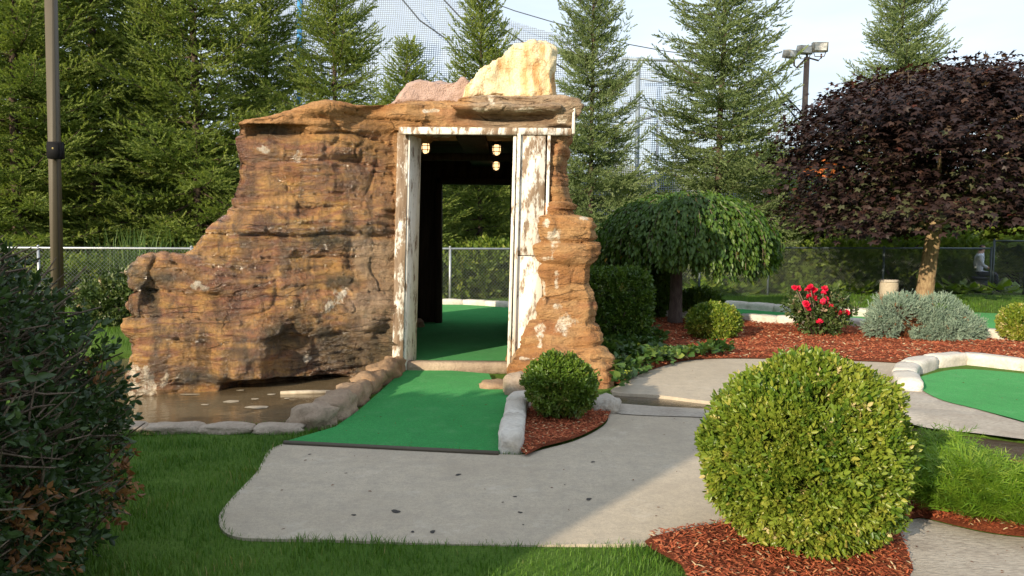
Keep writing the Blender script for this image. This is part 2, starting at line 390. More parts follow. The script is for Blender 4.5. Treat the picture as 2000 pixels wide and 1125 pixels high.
    c = mixc(nt, mrange(nt, n2, .3, .65, .6, 0), ramp(nt, n1, [(.35, (.05,.075,.02)), (.65, (.10,.085,.05))]), (.03,.03,.015))
    finish(nt, c, .95, bump(nt, n2, .8, .05), .1); M['ground'] = m
    m, nt = new_mat('red_mulch_base'); v = coord(nt)
    n2 = noise(nt, nd(nt, 'ShaderNodeMapping', {'Vector': v, 'Scale': (1., 2.4, 1.)}), 55., 4, .75)
    finish(nt, ramp(nt, n2, [(.3, (.10,.024,.012)), (.5, (.25,.065,.028)), (.7, (.36,.12,.05))]), .9, bump(nt, n2, 1., .03), .15); M['mulch'] = m
    M['chip'] = leaf_mat('mulch_chip', [(0, (.16,.036,.018)), (.35, (.34,.080,.036)), (.7, (.46,.125,.055)), (.93, (.50,.19,.085)), (.97, (.60,.46,.26)), (1, (.62,.50,.30))], .0, .85, .15)
    m, nt = new_mat('pond_water'); v = coord(nt)
    n1 = noise(nt, v, 1.6, 3, .5); n2 = noise(nt, nd(nt, 'ShaderNodeMapping', {'Vector': v, 'Scale': (1., 2., 1.)}), 7., 4, .55)
    c = ramp(nt, n1, [(.3, (.115,.082,.045)), (.7, (.19,.145,.085))])
    finish(nt, c, .07, bump(nt, n2, .16, .03), .5); M['water'] = m
    m, nt = new_mat('stream_water'); v = coord(nt)
    n1 = noise(nt, v, 3., 5, .6)
    finish(nt, ramp(nt, n1, [(.3, (.055,.040,.026)), (.7, (.12,.09,.058))]), .16, bump(nt, noise(nt, v, 16., 4, .6), .3, .02), .5); M['wetstream'] = m
    M['foam'] = plain('foam', (.46,.41,.32), (.30,.25,.18), 20, .7)
    # plants
    M['fir'] = leaf_mat('fir_needles', [(0, (.10,.16,.035)), (.4, (.185,.25,.055)), (.8, (.26,.315,.075)), (1, (.33,.36,.10))], .46, .55, .3)
    M['bluefir'] = leaf_mat('blue_green_needles', [(0, (.115,.175,.065)), (.5, (.205,.27,.11)), (1, (.31,.36,.19))], .46, .55, .3)
    M['cherry'] = leaf_mat('weeping_leaves', [(0, (.034,.085,.012)), (.5, (.070,.14,.018)), (.93, (.13,.19,.027)), (.97, (.35,.22,.03)), (1, (.35,.10,.03))], .34, .42, .4)
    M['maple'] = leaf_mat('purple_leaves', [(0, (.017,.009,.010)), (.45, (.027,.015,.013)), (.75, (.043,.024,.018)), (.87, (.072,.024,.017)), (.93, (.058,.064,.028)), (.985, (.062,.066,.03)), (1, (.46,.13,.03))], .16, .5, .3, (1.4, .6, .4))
    M['box'] = leaf_mat('boxwood_leaves', [(0, (.055,.125,.016)), (.35, (.15,.225,.024)), (.7, (.26,.30,.04)), (.92, (.36,.35,.06)), (.975, (.40,.34,.10)), (1, (.60,.50,.26))], .3, .38, .45)
    M['boxdark'] = leaf_mat('dark_boxwood_leaves', [(0, (.038,.085,.013)), (.5, (.09,.165,.02)), (.95, (.16,.235,.033)), (1, (.2,.2,.05))], .28, .38, .45)
    M['hedge'] = leaf_mat('hedge_leaves', [(0, (.022,.046,.014)), (.5, (.042,.078,.02)), (.8, (.07,.115,.03)), (.81, (.20,.085,.03)), (1, (.34,.17,.07))], .22, .4, .45)
    M['juniper'] = leaf_mat('juniper_fronds', [(0, (.065,.15,.012)), (.5, (.135,.25,.02)), (1, (.26,.35,.045))], .36, .5, .3)
    M['bluejuniper'] = leaf_mat('blue_juniper_needles', [(0, (.12,.185,.135)), (.5, (.21,.29,.215)), (.95, (.32,.40,.30)), (1, (.25,.13,.06))], .15, .6, .25, (1, 1, .9))
    M['rust'] = leaf_mat('dead_juniper', [(0, (.09,.035,.016)), (1, (.22,.09,.04))], .1, .8, .1)
    M['rose'] = leaf_mat('rose_leaves', [(0, (.03,.06,.016)), (.6, (.07,.11,.03)), (.92, (.13,.16,.05)), (1, (.4,.3,.2))], .25, .4, .4)
    M['petal'] = leaf_mat('rose_petals', [(0, (.62,.010,.045)), (1, (.80,.03,.10))], .2, .5, .3, (1, .5, .6))
    M['hosta'] = leaf_mat('hosta_leaves', [(0, (.09,.17,.02)), (.6, (.17,.27,.03)), (1, (.27,.34,.06))], .4, .4, .4)
    M['ivy'] = leaf_mat('ivy_leaves', [(0, (.026,.07,.016)), (.6, (.06,.125,.026)), (.96, (.11,.17,.04)), (1, (.45,.5,.08))], .28, .42, .4)
    M['grass'] = leaf_mat('grass_blades', [(0, (.045,.12,.013)), (.5, (.085,.185,.02)), (.9, (.14,.24,.032)), (1, (.26,.24,.08))], .3, .5, .3)
    M['reed'] = leaf_mat('reed_blades', [(0, (.05,.12,.03)), (1, (.13,.2,.05))], .3, .5, .3)
    M['broad'] = leaf_mat('broad_leaves', [(0, (.085,.15,.022)), (.6, (.175,.25,.038)), (1, (.29,.32,.06))], .42, .5, .3)
    for nme, a, b_ in (('bark', (.10,.075,.055), (.055,.04,.03)), ('maple_bark', (.34,.25,.14), (.16,.10,.055)), ('cherry_bark', (.13,.10,.085), (.07,.05,.045)), ('twig', (.26,.20,.15), (.13,.09,.065))):
        mm, nt = new_mat(nme); v = coord(nt); n1 = noise(nt, nd(nt, 'ShaderNodeMapping', {'Vector': v, 'Scale': (3., 3., 1.)}), 7., 6, .7)
        finish(nt, ramp(nt, n1, [(.35, b_), (.62, a)]), .9, bump(nt, n1, .9, .03), .2); M[nme] = mm
    # metal and the like
    M['galv'] = plain('galvanised_steel', (.42,.45,.48), (.30,.33,.36), 12, .45, .1, 60, .5, .6)
    M['darkmetal'] = plain('dark_green_grey_metal', (.10,.13,.14), (.07,.09,.10), 12, .5, .1, 60, .5, .3)
    M['wire'] = plain('fence_wire', (.23,.25,.25), (.16,.18,.18), 12, .5, .1, 60, .5, .4)
    M['bluepaint'] = plain('blue_paint', (.06,.27,.55), (.05,.22,.46), 6, .5)
    M['steel'] = plain('cage_steel', (.27,.32,.36), (.20,.25,.29), 6, .5, .1, 60, .5, .4)
    M['net'] = plain('net_cord', (.24,.28,.34), (.20,.24,.29), 6, .8)
    M['cable'] = plain('dark_cable', (.06,.075,.09), (.04,.05,.06), 6, .7)
    M['post'] = plain('taupe_painted_post', (.092,.078,.054), (.080,.067,.046), 3, .6, .15, 90)
    M['black'] = plain('black_plastic', (.008,.008,.009), (.011,.011,.012), 60, .8, .1, 300, .15)
    M['gold'] = plain('gold_print', (.5,.4,.15), (.5,.4,.15), 10, .5)
    M['lampbox'] = plain('floodlight_housing', (.42,.40,.33), (.36,.34,.28), 8, .5)
    M['lamppole'] = plain('brown_pole', (.18,.13,.10), (.14,.10,.08), 4, .6)
    M['bin'] = plain('exposed_aggregate', (.50,.44,.34), (.30,.25,.18), 45, .9, .9, 60)
    M['whitewall'] = plain('pale_siding', (.62,.60,.56), (.55,.53,.5), 4, .8)
    M['roof'] = plain('brown_shingles', (.13,.09,.07), (.09,.065,.05), 20, .9)
    M['skin'] = plain('skin', (.5,.3,.22), (.46,.27,.2), 10, .6); M['shirt'] = plain('pale_shirt', (.72,.76,.85), (.66,.7,.8), 6, .8)
    M['trousers'] = plain('dark_trousers', (.04,.045,.06), (.03,.035,.05), 6, .8); M['hair'] = plain('brown_hair', (.06,.035,.02), (.04,.025,.015), 20, .7)
    M['glint'] = plain('lens_glass', (.75,.76,.72), (.6,.6,.58), 6, .12, .02, 20, .7)
    m, nt = new_mat('glowing_lamp_glass')
    e = nd(nt, 'ShaderNodeEmission', {'Color': (1., .62, .28, 1), 'Strength': 1.7})
    o = nt.nodes.new('ShaderNodeOutputMaterial'); nt.links.new(e, o.inputs[0]); M['glow'] = m
    M['stain'] = plain('dark_gum_spot', (.035,.032,.03), (.05,.045,.04), 30, .8)
    M['litter'] = plain('pale_plastic', (.7,.72,.75), (.6,.62,.66), 6, .4)
make_materials()

# ------------------------------------------------------------------ ground sheets
def sheet(name, pts, z, m, res=None, rough=0., label=None, edge=None):
    """polygon laid at height z; with res it is triangulated on a grid and made uneven"""
    me = bpy.data.meshes.new(name); bm = bmesh.new()
    vs = [bm.verts.new((p[0], p[1], z)) for p in pts]; bm.faces.new(vs)
    if edge:                                     # a slab with a real side
        f = bm.faces[:][0] if False else list(bm.faces)[0]
        r = bmesh.ops.extrude_face_region(bm, geom=[f])
        bmesh.ops.translate(bm, verts=[e for e in r['geom'] if isinstance(e, bmesh.types.BMVert)], vec=(0, 0, -edge))
    bmesh.ops.recalc_face_normals(bm, faces=bm.faces[:])
    if not edge and list(bm.faces)[0].normal.z < 0: bmesh.ops.reverse_faces(bm, faces=bm.faces[:])
    if res:
        bmesh.ops.triangulate(bm, faces=bm.faces[:])
        for _ in range(7):
            long_e = [e for e in bm.edges if e.calc_length() > res]
            if not long_e: break
            bmesh.ops.subdivide_edges(bm, edges=long_e, cuts=1)
            bmesh.ops.triangulate(bm, faces=bm.faces[:])
        co = np.array([v.co[:] for v in bm.verts]); bd = np.array([v.is_boundary for v in bm.verts])
        h = rough*fbm(co[:, 0]*1.1, co[:, 1]*1.1, 0*co[:, 0], 3)
        for v, q, b in zip(bm.verts, h, bd):
            if not b: v.co.z += abs(q)
        for f in bm.faces: f.smooth = True
    bm.to_mesh(me); bm.free()
    o = link(name, me, m); o['kind'] = 'structure'
    o['label'] = label or name.replace('_', ' ')
    return o
def smooth_poly(pts, n=5):
    """closed Catmull-Rom through ground points"""
    P = [np.array((p[0], p[1])) for p in pts]; k = len(P); out = []
    for i in range(k):
        a, b, c, d = P[i-1], P[i], P[(i+1) % k], P[(i+2) % k]
        for j in range(n):
            t = j/n
            out.append(.5*((2*b)+(c-a)*t+(2*a-5*b+4*c-d)*t*t+(3*b-a-3*c+d)*t**3))
    return out
def GP(l, z=0.): return [G(x, y, z) for x, y in l]
def inside(poly, x, y):
    poly = np.array([(p[0], p[1]) for p in poly]); r = np.zeros(len(x), bool); j = len(poly)-1
    for i in range(len(poly)):
        xi, yi = poly[i]; xj, yj = poly[j]
        c = ((yi > y) != (yj > y)) & (x < (xj-xi)*(y-yi)/(yj-yi+1e-12)+xi)
        r ^= c; j = i
    return r
ORD = 'first second third fourth fifth sixth seventh eighth ninth tenth eleventh twelfth thirteenth fourteenth fifteenth sixteenth'.split()
# outlines (photo points on level ground)
PATH = GP([(552,868),(500,925),(452,975),(428,1008),(434,1036),(462,1050),(520,1054),(650,1056),(800,1062),(1000,1066),(1140,1065),(1262,1062),(1330,1040),(1400,1028),(1470,1010),(1500,950),(1480,860),(1430,815),(1375,803),(1300,800),(1220,797),(1188,792),(1187,822),(1165,842),(1120,863),(1060,879),(1020,889),(975,888),(760,878)])
FARPATH = GP([(1196,768),(1215,752),(1250,733),(1300,716),(1345,706),(1420,702),(1560,704),(1700,708),(1792,713),(1760,738),(1772,768),(1660,790),(1480,792),(1380,786),(1290,775)])
STREAM = GP([(1186,770),(1290,776),(1382,787),(1480,797),(1660,800),(1800,838),(1900,850),(2010,864),(2120,880),(2140,930),(2010,905),(1900,892),(1800,866),(1640,835),(1480,818),(1375,803),(1280,800),(1190,792)])
BANK = GP([(1760,738),(1800,764),(1842,786),(1900,801),(2000,830),(2130,862),(2130,880),(2010,864),(1900,850),(1800,838),(1700,806),(1660,790),(1720,770)])
SLAB = GP([(1756,1042),(1768,1028),(1795,1018),(1850,1030),(1920,1046),(2000,1056),(2130,1062),(2200,1160),(1760,1160)])
GREEN = GP([(560,866),(760,876),(975,887),(990,840),(1000,795),(988,768),(962,748),(955,733),(880,727),(805,722),(782,732),(745,766),(700,806),(655,838)])
GREEN_R = GP([(1788,748),(1815,736),(1870,726),(1940,729),(2010,736),(2140,750),(2160,880),(2010,833),(1900,803),(1842,788),(1802,768)])
LONGGREEN = GP([(1262,612),(1350,619),(1440,626),(1540,631),(1640,632),(1710,642),(1800,650),(1900,656),(2010,664),(2160,680),(2160,640),(2010,620),(1930,613),(1870,613),(1790,618),(1700,619),(1620,616),(1540,612),(1415,603),(1290,600)])
MULCH = GP([(1215,640),(1262,616),(1350,624),(1440,630),(1540,636),(1640,638),(1710,648),(1800,657),(1900,663),(2010,671),(2160,688),(2160,722),(2010,710),(1860,702),(1792,713),(1700,709),(1560,705),(1420,703),(1345,707),(1300,717),(1250,734),(1215,753),(1195,745),(1190,700)])
MULCH_BUSH = GP([(1258,1066),(1330,1042),(1400,1029),(1470,1011),(1500,950),(1560,900),(1700,880),(1800,880),(2010,915),(2160,940),(2160,1066),(2000,1056),(1920,1046),(1850,1030),(1795,1018),(1768,1028),(1756,1042),(1760,1160),(1390,1160),(1330,1112)])
MULCH_SMALL = GP([(1018,889),(1060,879),(1120,863),(1165,842),(1187,822),(1188,788),(1120,770),(1030,772),(1012,800)])
POND = GP([(230,790),(262,832),(420,830),(560,826),(600,812),(650,780),(700,752),(770,735),(760,700),(500,690),(300,690),(215,700)])

sheet('ground', [(-400,-150),(400,-150),(400,600),(-400,600)], -.30, M['ground'], label='dark soil and rough grass ground running to the horizon')
# level turf with a hole for the pond and the stream: a grid of small squares that skips them
def turf():
    xs = np.arange(-15, 22.01, .25); ys = np.arange(-3, 21.01, .25)
    X, Y = np.meshgrid(xs, ys); X = X.ravel(); Y = Y.ravel(); nx = len(xs)
    wet = inside(smooth_poly(STREAM, 4), X, Y) | inside(smooth_poly(POND, 4), X, Y)
    Z = np.where(wet, -.34, -.004)+.012*fbm(X*.6, Y*.6, 0*X, 2)*(~wet)-.008
    # lawn banks up gently towards the fence
    Z = Z+ss(16.5, 20.5, Y)*.05
    i = np.arange(len(X)).reshape(len(ys), nx)
    F = np.stack([i[:-1,:-1].ravel(), i[:-1,1:].ravel(), i[1:,1:].ravel(), i[1:,:-1].ravel()], 1)
    o = link('lawn', np_mesh('lawn', np.stack([X, Y, Z], 1), F, smooth=True), M['turf']); tag(o, 'mown green lawn around the paths and along the fence', kind='structure')
turf()
sheet('concrete_path', smooth_poly(PATH, 4), .005, M['concrete'], label='pale grey concrete path in front of the green carpet', edge=.3)
sheet('concrete_path', smooth_poly(FARPATH, 4), .014, M['concrete'], label='sunlit concrete path beyond the narrow stream', edge=.3)
sheet('stream_water', smooth_poly(STREAM, 4), -.014, M['wetstream'], label='shallow brown stream channel crossing between the paths')
sheet('stream_bank', smooth_poly(BANK, 4), .02, M['rough_concrete'], .14, .03, 'rough pale concrete bank beside the stream')
sheet('path_lip', smooth_poly(GP([(1188,790),(1280,796),(1375,801),(1440,812),(1440,828),(1375,818),(1300,815),(1230,812),(1192,806)]), 3), .012, M['rough_concrete'], .12, .012, 'broken pale concrete lip along the near side of the stream')
sheet('concrete_slab', smooth_poly(SLAB, 4), .016, M['rough_concrete'], .2, .006, 'rough weathered concrete slab in the near right corner')
sheet('putting_green', smooth_poly(GREEN_R, 4), .03, M['carpet'], label='green putting carpet inside the pale curved edging at right')
sheet('putting_green', smooth_poly(LONGGREEN, 4), .02, M['carpet'], label='long narrow green putting carpet behind the mulch bed')
def spline_fill(pts): return smooth_poly(pts, 3)
sheet('putting_green', GREEN, .02, M['carpet'], label='green putting carpet running up to the rock doorway', edge=.1)
sheet('mulch_bed', smooth_poly(MULCH, 3), .024, M['mulch'], .3, .05, 'wide red mulch bed around the weeping tree')
sheet('mulch_bed', smooth_poly(MULCH_BUSH, 3), .022, M['mulch'], .25, .03, 'red mulch bed under the large round bush')
sheet('mulch_bed', smooth_poly(MULCH_SMALL, 3), .026, M['mulch'], .15, .03, 'small red mulch wedge beside the green carpet')
sheet('pond_water', smooth_poly(POND, 4), -.06, M['water'], label='murky brown pond at the foot of the rock')
# inner carpet behind the step, running through the tunnel
sheet('putting_green', [(-1.75,9.0),(.5,9.0),(.5,13.4),(.9,15.7),(-.2,16.15),(-1.2,16.45),(-2.6,16.6),(-2.2,13.4)], .095, M['carpet'], label='green putting carpet inside and beyond the rock tunnel', edge=.12)

# chips of mulch
def chips():
    b = (np.array([(-.5,-.09,0),(.5,-.12,.03),(.45,.1,.0),(-.45,.11,.03),(0,0,.16)]), np.array([(0,1,4),(1,2,4),(2,3,4),(3,0,4)]))
    for poly, n, sz, lab in ((MULCH, 18000, .048, 'loose red bark chips on the wide bed'), (MULCH_BUSH, 16000, .026, 'loose red bark chips under the large round bush'), (MULCH_SMALL, 4500, .026, 'loose red bark chips on the small wedge bed')):
        pl = smooth_poly(poly, 3); a = np.array([(p[0], p[1]) for p in pl]); lo, hi = a.min(0), a.max(0)
        if poly is MULCH_BUSH: hi = np.minimum(hi, (4.2, 6.0))
        x = rng.uniform(lo[0], hi[0], n*3); y = rng.uniform(lo[1], hi[1], n*3); k = inside(pl, x, y)
        x, y = x[k][:n], y[k][:n]; m = len(x)
        z = .024+np.abs({True: .05, False: .03}[poly is MULCH]*fbm(x*1.1, y*1.1, 0*x, 3))*.85+rng.uniform(0, .02, m)
        th = rng.uniform(0, 6.3, m); d = np.stack([np.cos(th), np.sin(th), rng.normal(0, .25, m)], 1)
        Mx = frames(d); Mx = Mx[:, :, [1, 0, 2]]
        V, F, R = scatter([b], Mx, np.stack([x, y, z], 1), sz*rng.uniform(.5, 1.4, m), rng.random(m))
        o = link('mulch_chips', np_mesh('mulch_chips', V, F, R), M['chip']); tag(o, lab, 'mulch', kind='stuff')
chips()

# ------------------------------------------------------------------ grass
def grass():
    def blade(seed):
        r = np.random.default_rng(seed); b = .25+.5*r.random(); w = .05
        pts = [(0, 0), (.22*b, .55), (.9*b, .98)]
        v = []
        for i, (y, z) in enumerate(pts[:-1]): v += [(-w*(1-.25*i), y, z), (w*(1-.25*i), y, z)]
        v.append((0, pts[-1][0], pts[-1][1]))
        return np.array(v), np.array([(0,1,2),(1,3,2),(2,3,4)])
    T = [blade(i) for i in range(6)]
    holes = [smooth_poly(p, 3) for p in ([Vector((-.05, 4.9, 0))+(q-Vector((-.05, 4.9, 0)))*.985 for q in PATH], MULCH_BUSH, MULCH_SMALL, POND, STREAM, SLAB, FARPATH, LONGGREEN, MULCH, BANK)]+[[(p[0], p[1]) for p in GREEN]]
    def sow(x, y, ln, lab, z0=-.01):
        k = np.ones(len(x), bool)
        for h in holes: k &= ~inside(h, x, y)
        x, y = x[k], y[k]; n = len(x)
        th = rng.uniform(0, 6.3, n); c, s = np.cos(th), np.sin(th); Z = np.zeros(n); O = np.ones(n)
        tl = rng.normal(0, .18, n)
        Mx = np.stack([np.stack([c, -s, Z], 1), np.stack([s, c, Z], 1), np.stack([tl, Z, O], 1)], 1)
        hh = .8+.45*fbm(x*2.2, y*2.2, 0*x, 3)
        rn = np.clip(.45+.35*fbm(x*1.3, y*1.3, 0*x+5, 3)+rng.normal(0, .2, n), 0, 1)
        V, F, R = scatter(T, Mx, np.stack([x, y, Z+z0], 1), ln*rng.uniform(.6, 1.25, n)*np.clip(hh, .5, 1.6), rn)
        o = link('lawn_grass', np_mesh('lawn_grass', V, F, R), M['grass']); tag(o, lab, 'grass', kind='stuff')
    n = 95000
    x = rng.uniform(-3.6, 1.4, n); y = rng.uniform(3.0, 6.7, n); k = (np.abs(x) < y*.72)
    sow(x[k], y[k], .047, 'short green grass blades of the near lawn')
    n = 34000
    x = rng.uniform(1., 16, n); y = rng.uniform(14.2, 21, n); k = (x < y*.70)
    sow(x[k], y[k], .085, 'short sunlit grass of the lawn along the far fence', .02)
    n = 15000
    x = rng.uniform(-9, -1, n); y = rng.uniform(6.5, 18, n); k = ((x < -4.0) | (y > 15.6))
    sow(x[k], y[k], .085, 'grass strip behind the rock by the fence', .01)
grass()

# ------------------------------------------------------------------ rock tunnel
DOOR_L, DOOR_R, DOOR_Y, DOOR_TOP = -1.16, .01, 8.95, 2.62
def loft(bm, loops):
    n = len(loops[0]); rings = [[bm.verts.new(tuple(p)) for p in lp] for lp in loops]
    for a, b in zip(rings, rings[1:]):
        for i in range(n):
            j = (i+1) % n
            bm.faces.new((a[i], a[j], b[j], b[i]))
    bm.faces.new(rings[0][::-1]); bm.faces.new(rings[-1])
def rock():
    bm = bmesh.new()
    # --- the long stepped wall left of the door: horizontal slices between its left edge and the jamb
    A = np.array((-3.62, 7.72)); B = np.array((-1.24, 8.86)); nrm = np.array((B-A)[::-1]*(1, -1)); nrm = nrm/np.linalg.norm(nrm)   # towards camera
    def on_wall(px, py):
        d = ray(px, py); o = np.array((0., 0.))
        t = np.dot(A-o, nrm)/np.dot((d.x, d.y), nrm)
        return np.array((d.x*t, d.y*t)), CAM_H+d.z*t
    sil = [(800,240),(770,236),(700,232),(640,228),(600,230),(560,238),(528,246),(510,254),(503,262),(499,300),(495,335),(488,352),(470,366),(448,384),(430,410),(415,428),(400,434),(385,431),(366,446),(340,449),(300,446),(268,445),(252,445),(240,448),(231,458),(225,490),(217,530),(209,560),(206,600),(205,680),(203,750),(197,792),(192,840)]
    steps = [(512, .0), (606, .06), (640, .10)]
    loops = []
    for py, px in sil:
        p, z = on_wall(px, py)
        # lower tiers stand further out
        out = .0
        if py > 525: out += .07*ss(525, 545, py)
        if py > 605: out += .05*ss(605, 622, py)
        if py > 700: out -= .10*ss(690, 745, py)
        if py < 250: out += .07
        f = p+nrm*out; e = np.array((B[0], B[1]))+nrm*out*.4
        if p[0] > e[0]-.25: e = np.array((p[0]+.25, e[1]+.05))
        th = .8 if py > 500 else .7
        tdir = (e-f)/np.linalg.norm(e-f)
        ln = np.linalg.norm(e-f)
        back = np.array((0, 1.))
        r = min(.22, ln*.2)
        lp = [f+back*r*1.2, f+back*r*.35+tdir*r*.12, f+tdir*r*.7-nrm*.0, f+tdir*ln*.25+nrm*.05, f+tdir*ln*.5+nrm*.07, f+tdir*ln*.75+nrm*.03, e, np.array((e[0]+.04, e[1]+.35)), np.array((e[0]-.1, 9.8)), f+tdir*ln*.5+back*(th+.3), f+tdir*r+back*th]
        loops.append([(q[0], q[1], z) for q in lp])
    z0 = loops[0][0][2]
    loops.insert(0, [(q[0], q[1], -.45) for q in loops[0]])
    loft(bm, loops)
    # --- pillar right of the door
    rt = [(800,1216,7.90,975),(768,1203,7.95,980),(740,1197,8.05,985),(700,1186,8.2,1000),(672,1172,8.32,1016),(640,1162,8.42,1030),(612,1163,8.45,1042),(580,1167,8.46,1052),(552,1160,8.52,1056),(520,1165,8.52,1056),(470,1168,8.54,1056),(440,1167,8.55,1056),(427,1160,8.60,1056),(420,1128,8.66,1056),(412,1110,8.70,1056),(395,1117,8.70,1056),(370,1112,8.72,1056),(350,1118,8.72,1056),(330,1113,8.74,1056),(300,1120,8.74,1056),(270,1122,8.74,1056),(230,1118,8.74,1050)]
    loops = []
    for py, px, y, pl in rt:
        r = D(px, py, y+.12); l = D(pl, py, y); z = r.z
        w = r.x-l.x
        yb = 9.9 if py > 425 else 9.7
        lp = [(l.x, y+.12), (l.x+.06, y+.01), (l.x+w*.5, y-.03), (r.x-.1, y+.01), (r.x, y+.16), (r.x-.02, y+.6), (r.x-.08, yb), (l.x, yb)]
        loops.append([(a, b, z) for a, b in lp])
    loops.insert(0, [(a, b, -.4) for a, b, c in loops[0]])
    loft(bm, loops)
    # --- mass over the door
    def slab(xs, z0, z1, y0, y1, bulge=.04):
        lo = []
        for z, ins in ((z0, .03), (z0+.05*(z1-z0)+.02, 0), ((z0+z1)/2, -bulge), (z1-.03, 0), (z1, .06)):
            lo.append([(xs[0]+ins, y0+ins, z), ((xs[0]+xs[1])/2, y0+ins-bulge, z), (xs[1]-ins, y0+ins, z), (xs[1]-ins, y1, z), (xs[0]+ins, y1, z)])
        loft(bm, lo)
    slab((-1.46, .60), 2.68, 2.97, 8.70, 9.8)
    slab((-1.25, .66), 2.90, 3.03, 8.75, 9.8)
    slab((-.62, .58), 2.95, 3.07, 8.70, 9.7, .02)
    slab((-.66, .50), 2.85, 2.955, 8.53, 9.0, .03)          # jutting ledge
    slab((.50, .70), 2.70, 3.03, 8.66, 9.2, .03)           # end knob
    slab((-1.35, -.95), 2.62, 2.98, 8.66, 9.6, .05)
    # --- outer shell of the tunnel behind
    me = bpy.data.meshes.new('rock_tmp'); bmesh.ops.recalc_face_normals(bm, faces=bm.faces[:]); bm.to_mesh(me); bm.free()
    tmp = bpy.data.objects.new('rock_tmp', me); COL.objects.link(tmp)
    md = tmp.modifiers.new('r', 'REMESH'); md.mode = 'VOXEL'; md.voxel_size = .018
    sm = tmp.modifiers.new('s', 'SMOOTH'); sm.iterations = 3; sm.factor = .6
    dg = bpy.context.evaluated_depsgraph_get(); dg.update()
    me2 = bpy.data.meshes.new_from_object(tmp.evaluated_get(dg))
    bpy.data.objects.remove(tmp)
    n = len(me2.vertices); V = np.empty(n*3, np.float32); me2.vertices.foreach_get('co', V); V = V.reshape(-1, 3).astype(float)
    Nn = np.empty(n*3, np.float32); me2.vertices.foreach_get('normal', Nn); Nn = Nn.reshape(-1, 3).astype(float)
    x, y, z = V.T
    px, py = proj(V)
    s = x*.9+y*.35
    # strata: warped layers of uneven thickness, each standing out by its own amount
    zw = z+.10*pn(s*.55, z*.5, y*.3)+.035*pn(s*1.7+3, z*1.2, y)+.03*s
    def layers(thick, seed, amp, crack, xs):
        r = np.random.default_rng(seed); b = np.cumsum(thick*(.45+1.2*r.random(200)))-.8; b = b[b < 4.2]
        i = np.clip(np.searchsorted(b, zw)-1, 0, len(b)-2)
        t = (zw-b[i])/(b[i+1]-b[i]); wdt = (b[i+1]-b[i])
        o = pn(s*xs, i*3.7+.5, y*xs*.6)*amp
        # every layer is broken into blocks that stand in or out
        bl = r.uniform(.45, 1.5, 400)[i]*thick*6; sb = (s+.25*pn(s*2, z*3, i*1.3))/bl+r.uniform(0, 50, 400)[i]; j = np.floor(sb).astype(int); tb = sb-j
        hsh = np.sin(i*127.1+j*311.7)*43758.5453; hsh = hsh-np.floor(hsh)
        o = o+(hsh-.5)*amp*.9
        edge = np.minimum(tb, 1-tb)*bl
        ckv = np.exp(-edge/.016)*(hsh > .45)
        # upper lip overhangs, foot is undercut
        prof = np.clip(ss(0, .38, t)*(1-ss(.93, 1., t)*.6), 0, 1)
        ck = np.exp(-np.minimum(t, 1-t)*wdt/.016)*(.15+.85*ss(-.15, .35, pn(s*1.4, i*2.3, y)))
        return o*(.25+.75*prof)+amp*.30*(prof-.6)-crack*np.maximum(ck, .8*ckv)
    msk = .35+.65*ss(-.35, .35, fbm(s*.8+5, z*1.1, y*.5, 2))          # layering fades out in places
    d = layers(.26, 1, .080, .060, .7)*(.65+.35*msk)+layers(.10, 2, .028, .034, 1.2)*msk+layers(.045, 5, .012, .012, 4.)*(.3+.7*msk)
    d += .075*fbm(x*1.2, y*1.2, z*1.6, 3)+.010*fbm(x*9, y*9, z*9, 3)+.03*np.minimum(0, pn(x*2.6+1, y*2.6, z*3.4)+.1)
    d += .008*np.abs(pn(x*5, y*5, z*3))
    # slanting breaks and chipped hollows
    cr = np.abs(pn(s*1.1+z*.7+20, z*1.5-s*.5, y*.6)); d -= .035*np.exp(-cr/.035)*ss(-.2, .3, pn(s*1.7, z*1.7, 9.))
    d -= .03*ss(.45, .7, pn(s*2.0+40, z*5., y*1.5))
    # the big undercut block above the pond and its recess
    qx, qy = px+45*pn(x*3, y*3, z*3), py+30*pn(x*2.5+4, y*2.5, z*2.5)
    rec = ss(525, 560, qx)*(1-ss(740, 800, qx))*ss(625, 665, qy)*(1-ss(725, 750, qy))
    d -= .12*rec*(px < 820)
    d += .08*ss(405, 430, px)*(1-ss(500, 540, px))*ss(640, 660, py)*(1-ss(735, 752, py))
    d -= .26*ss(440, 470, qx)*(1-ss(670, 700, qx))*ss(738, 748, py)*(px < 720)*(Nn[:, 1] < .2)      # black undercut over the water
    lip = ss(445, 470, px)*(1-ss(640, 700, px))*(1-ss(240, 250, py))*ss(196, 202, py)
    d += .05*lip-.08*ss(470, 490, px)*(1-ss(585, 615, px))*ss(240, 250, py)*(1-ss(258, 272, py))
    d -= .09*ss(262, 290, px)*(1-ss(298, 318, px))*ss(530, 560, py)*(1-ss(585, 612, py))*(Nn[:, 1] < -.6)   # notch near the left end
    d -= .10*ss(880, 905, px)*(1-ss(1075, 1090, px))*ss(222, 227, py)*(1-ss(236, 243, py))
    inn = (x > -1.5) & (x < .35) & (y > 9.2) & (z < 2.75)
    d = np.where(inn, 0, d)
    Nh = Nn*np.array((1, 1, .55))
    # the doorway stays clear
    d *= 1-.8*((np.abs(x-DOOR_L) < .12) & (z < DOOR_TOP) & (y > 8.8))
    V2 = V+Nh*d[:, None]
    me2.vertices.foreach_set('co', V2.astype(np.float32).ravel())
    me2.polygons.foreach_set('use_smooth', np.ones(len(me2.polygons), bool))
    nz = fbm(x*2.2, y*2.2, z*4, 4); nz2 = fbm(x*6, y*6, z*6, 3)
    wet = np.clip((1-ss(700, 810, px+60*nz))*ss(225, 290, py+25*nz), 0, 1)*np.where(px < 820, 1, 0)
    wet *= np.clip(.9+.35*nz, .35, 1)
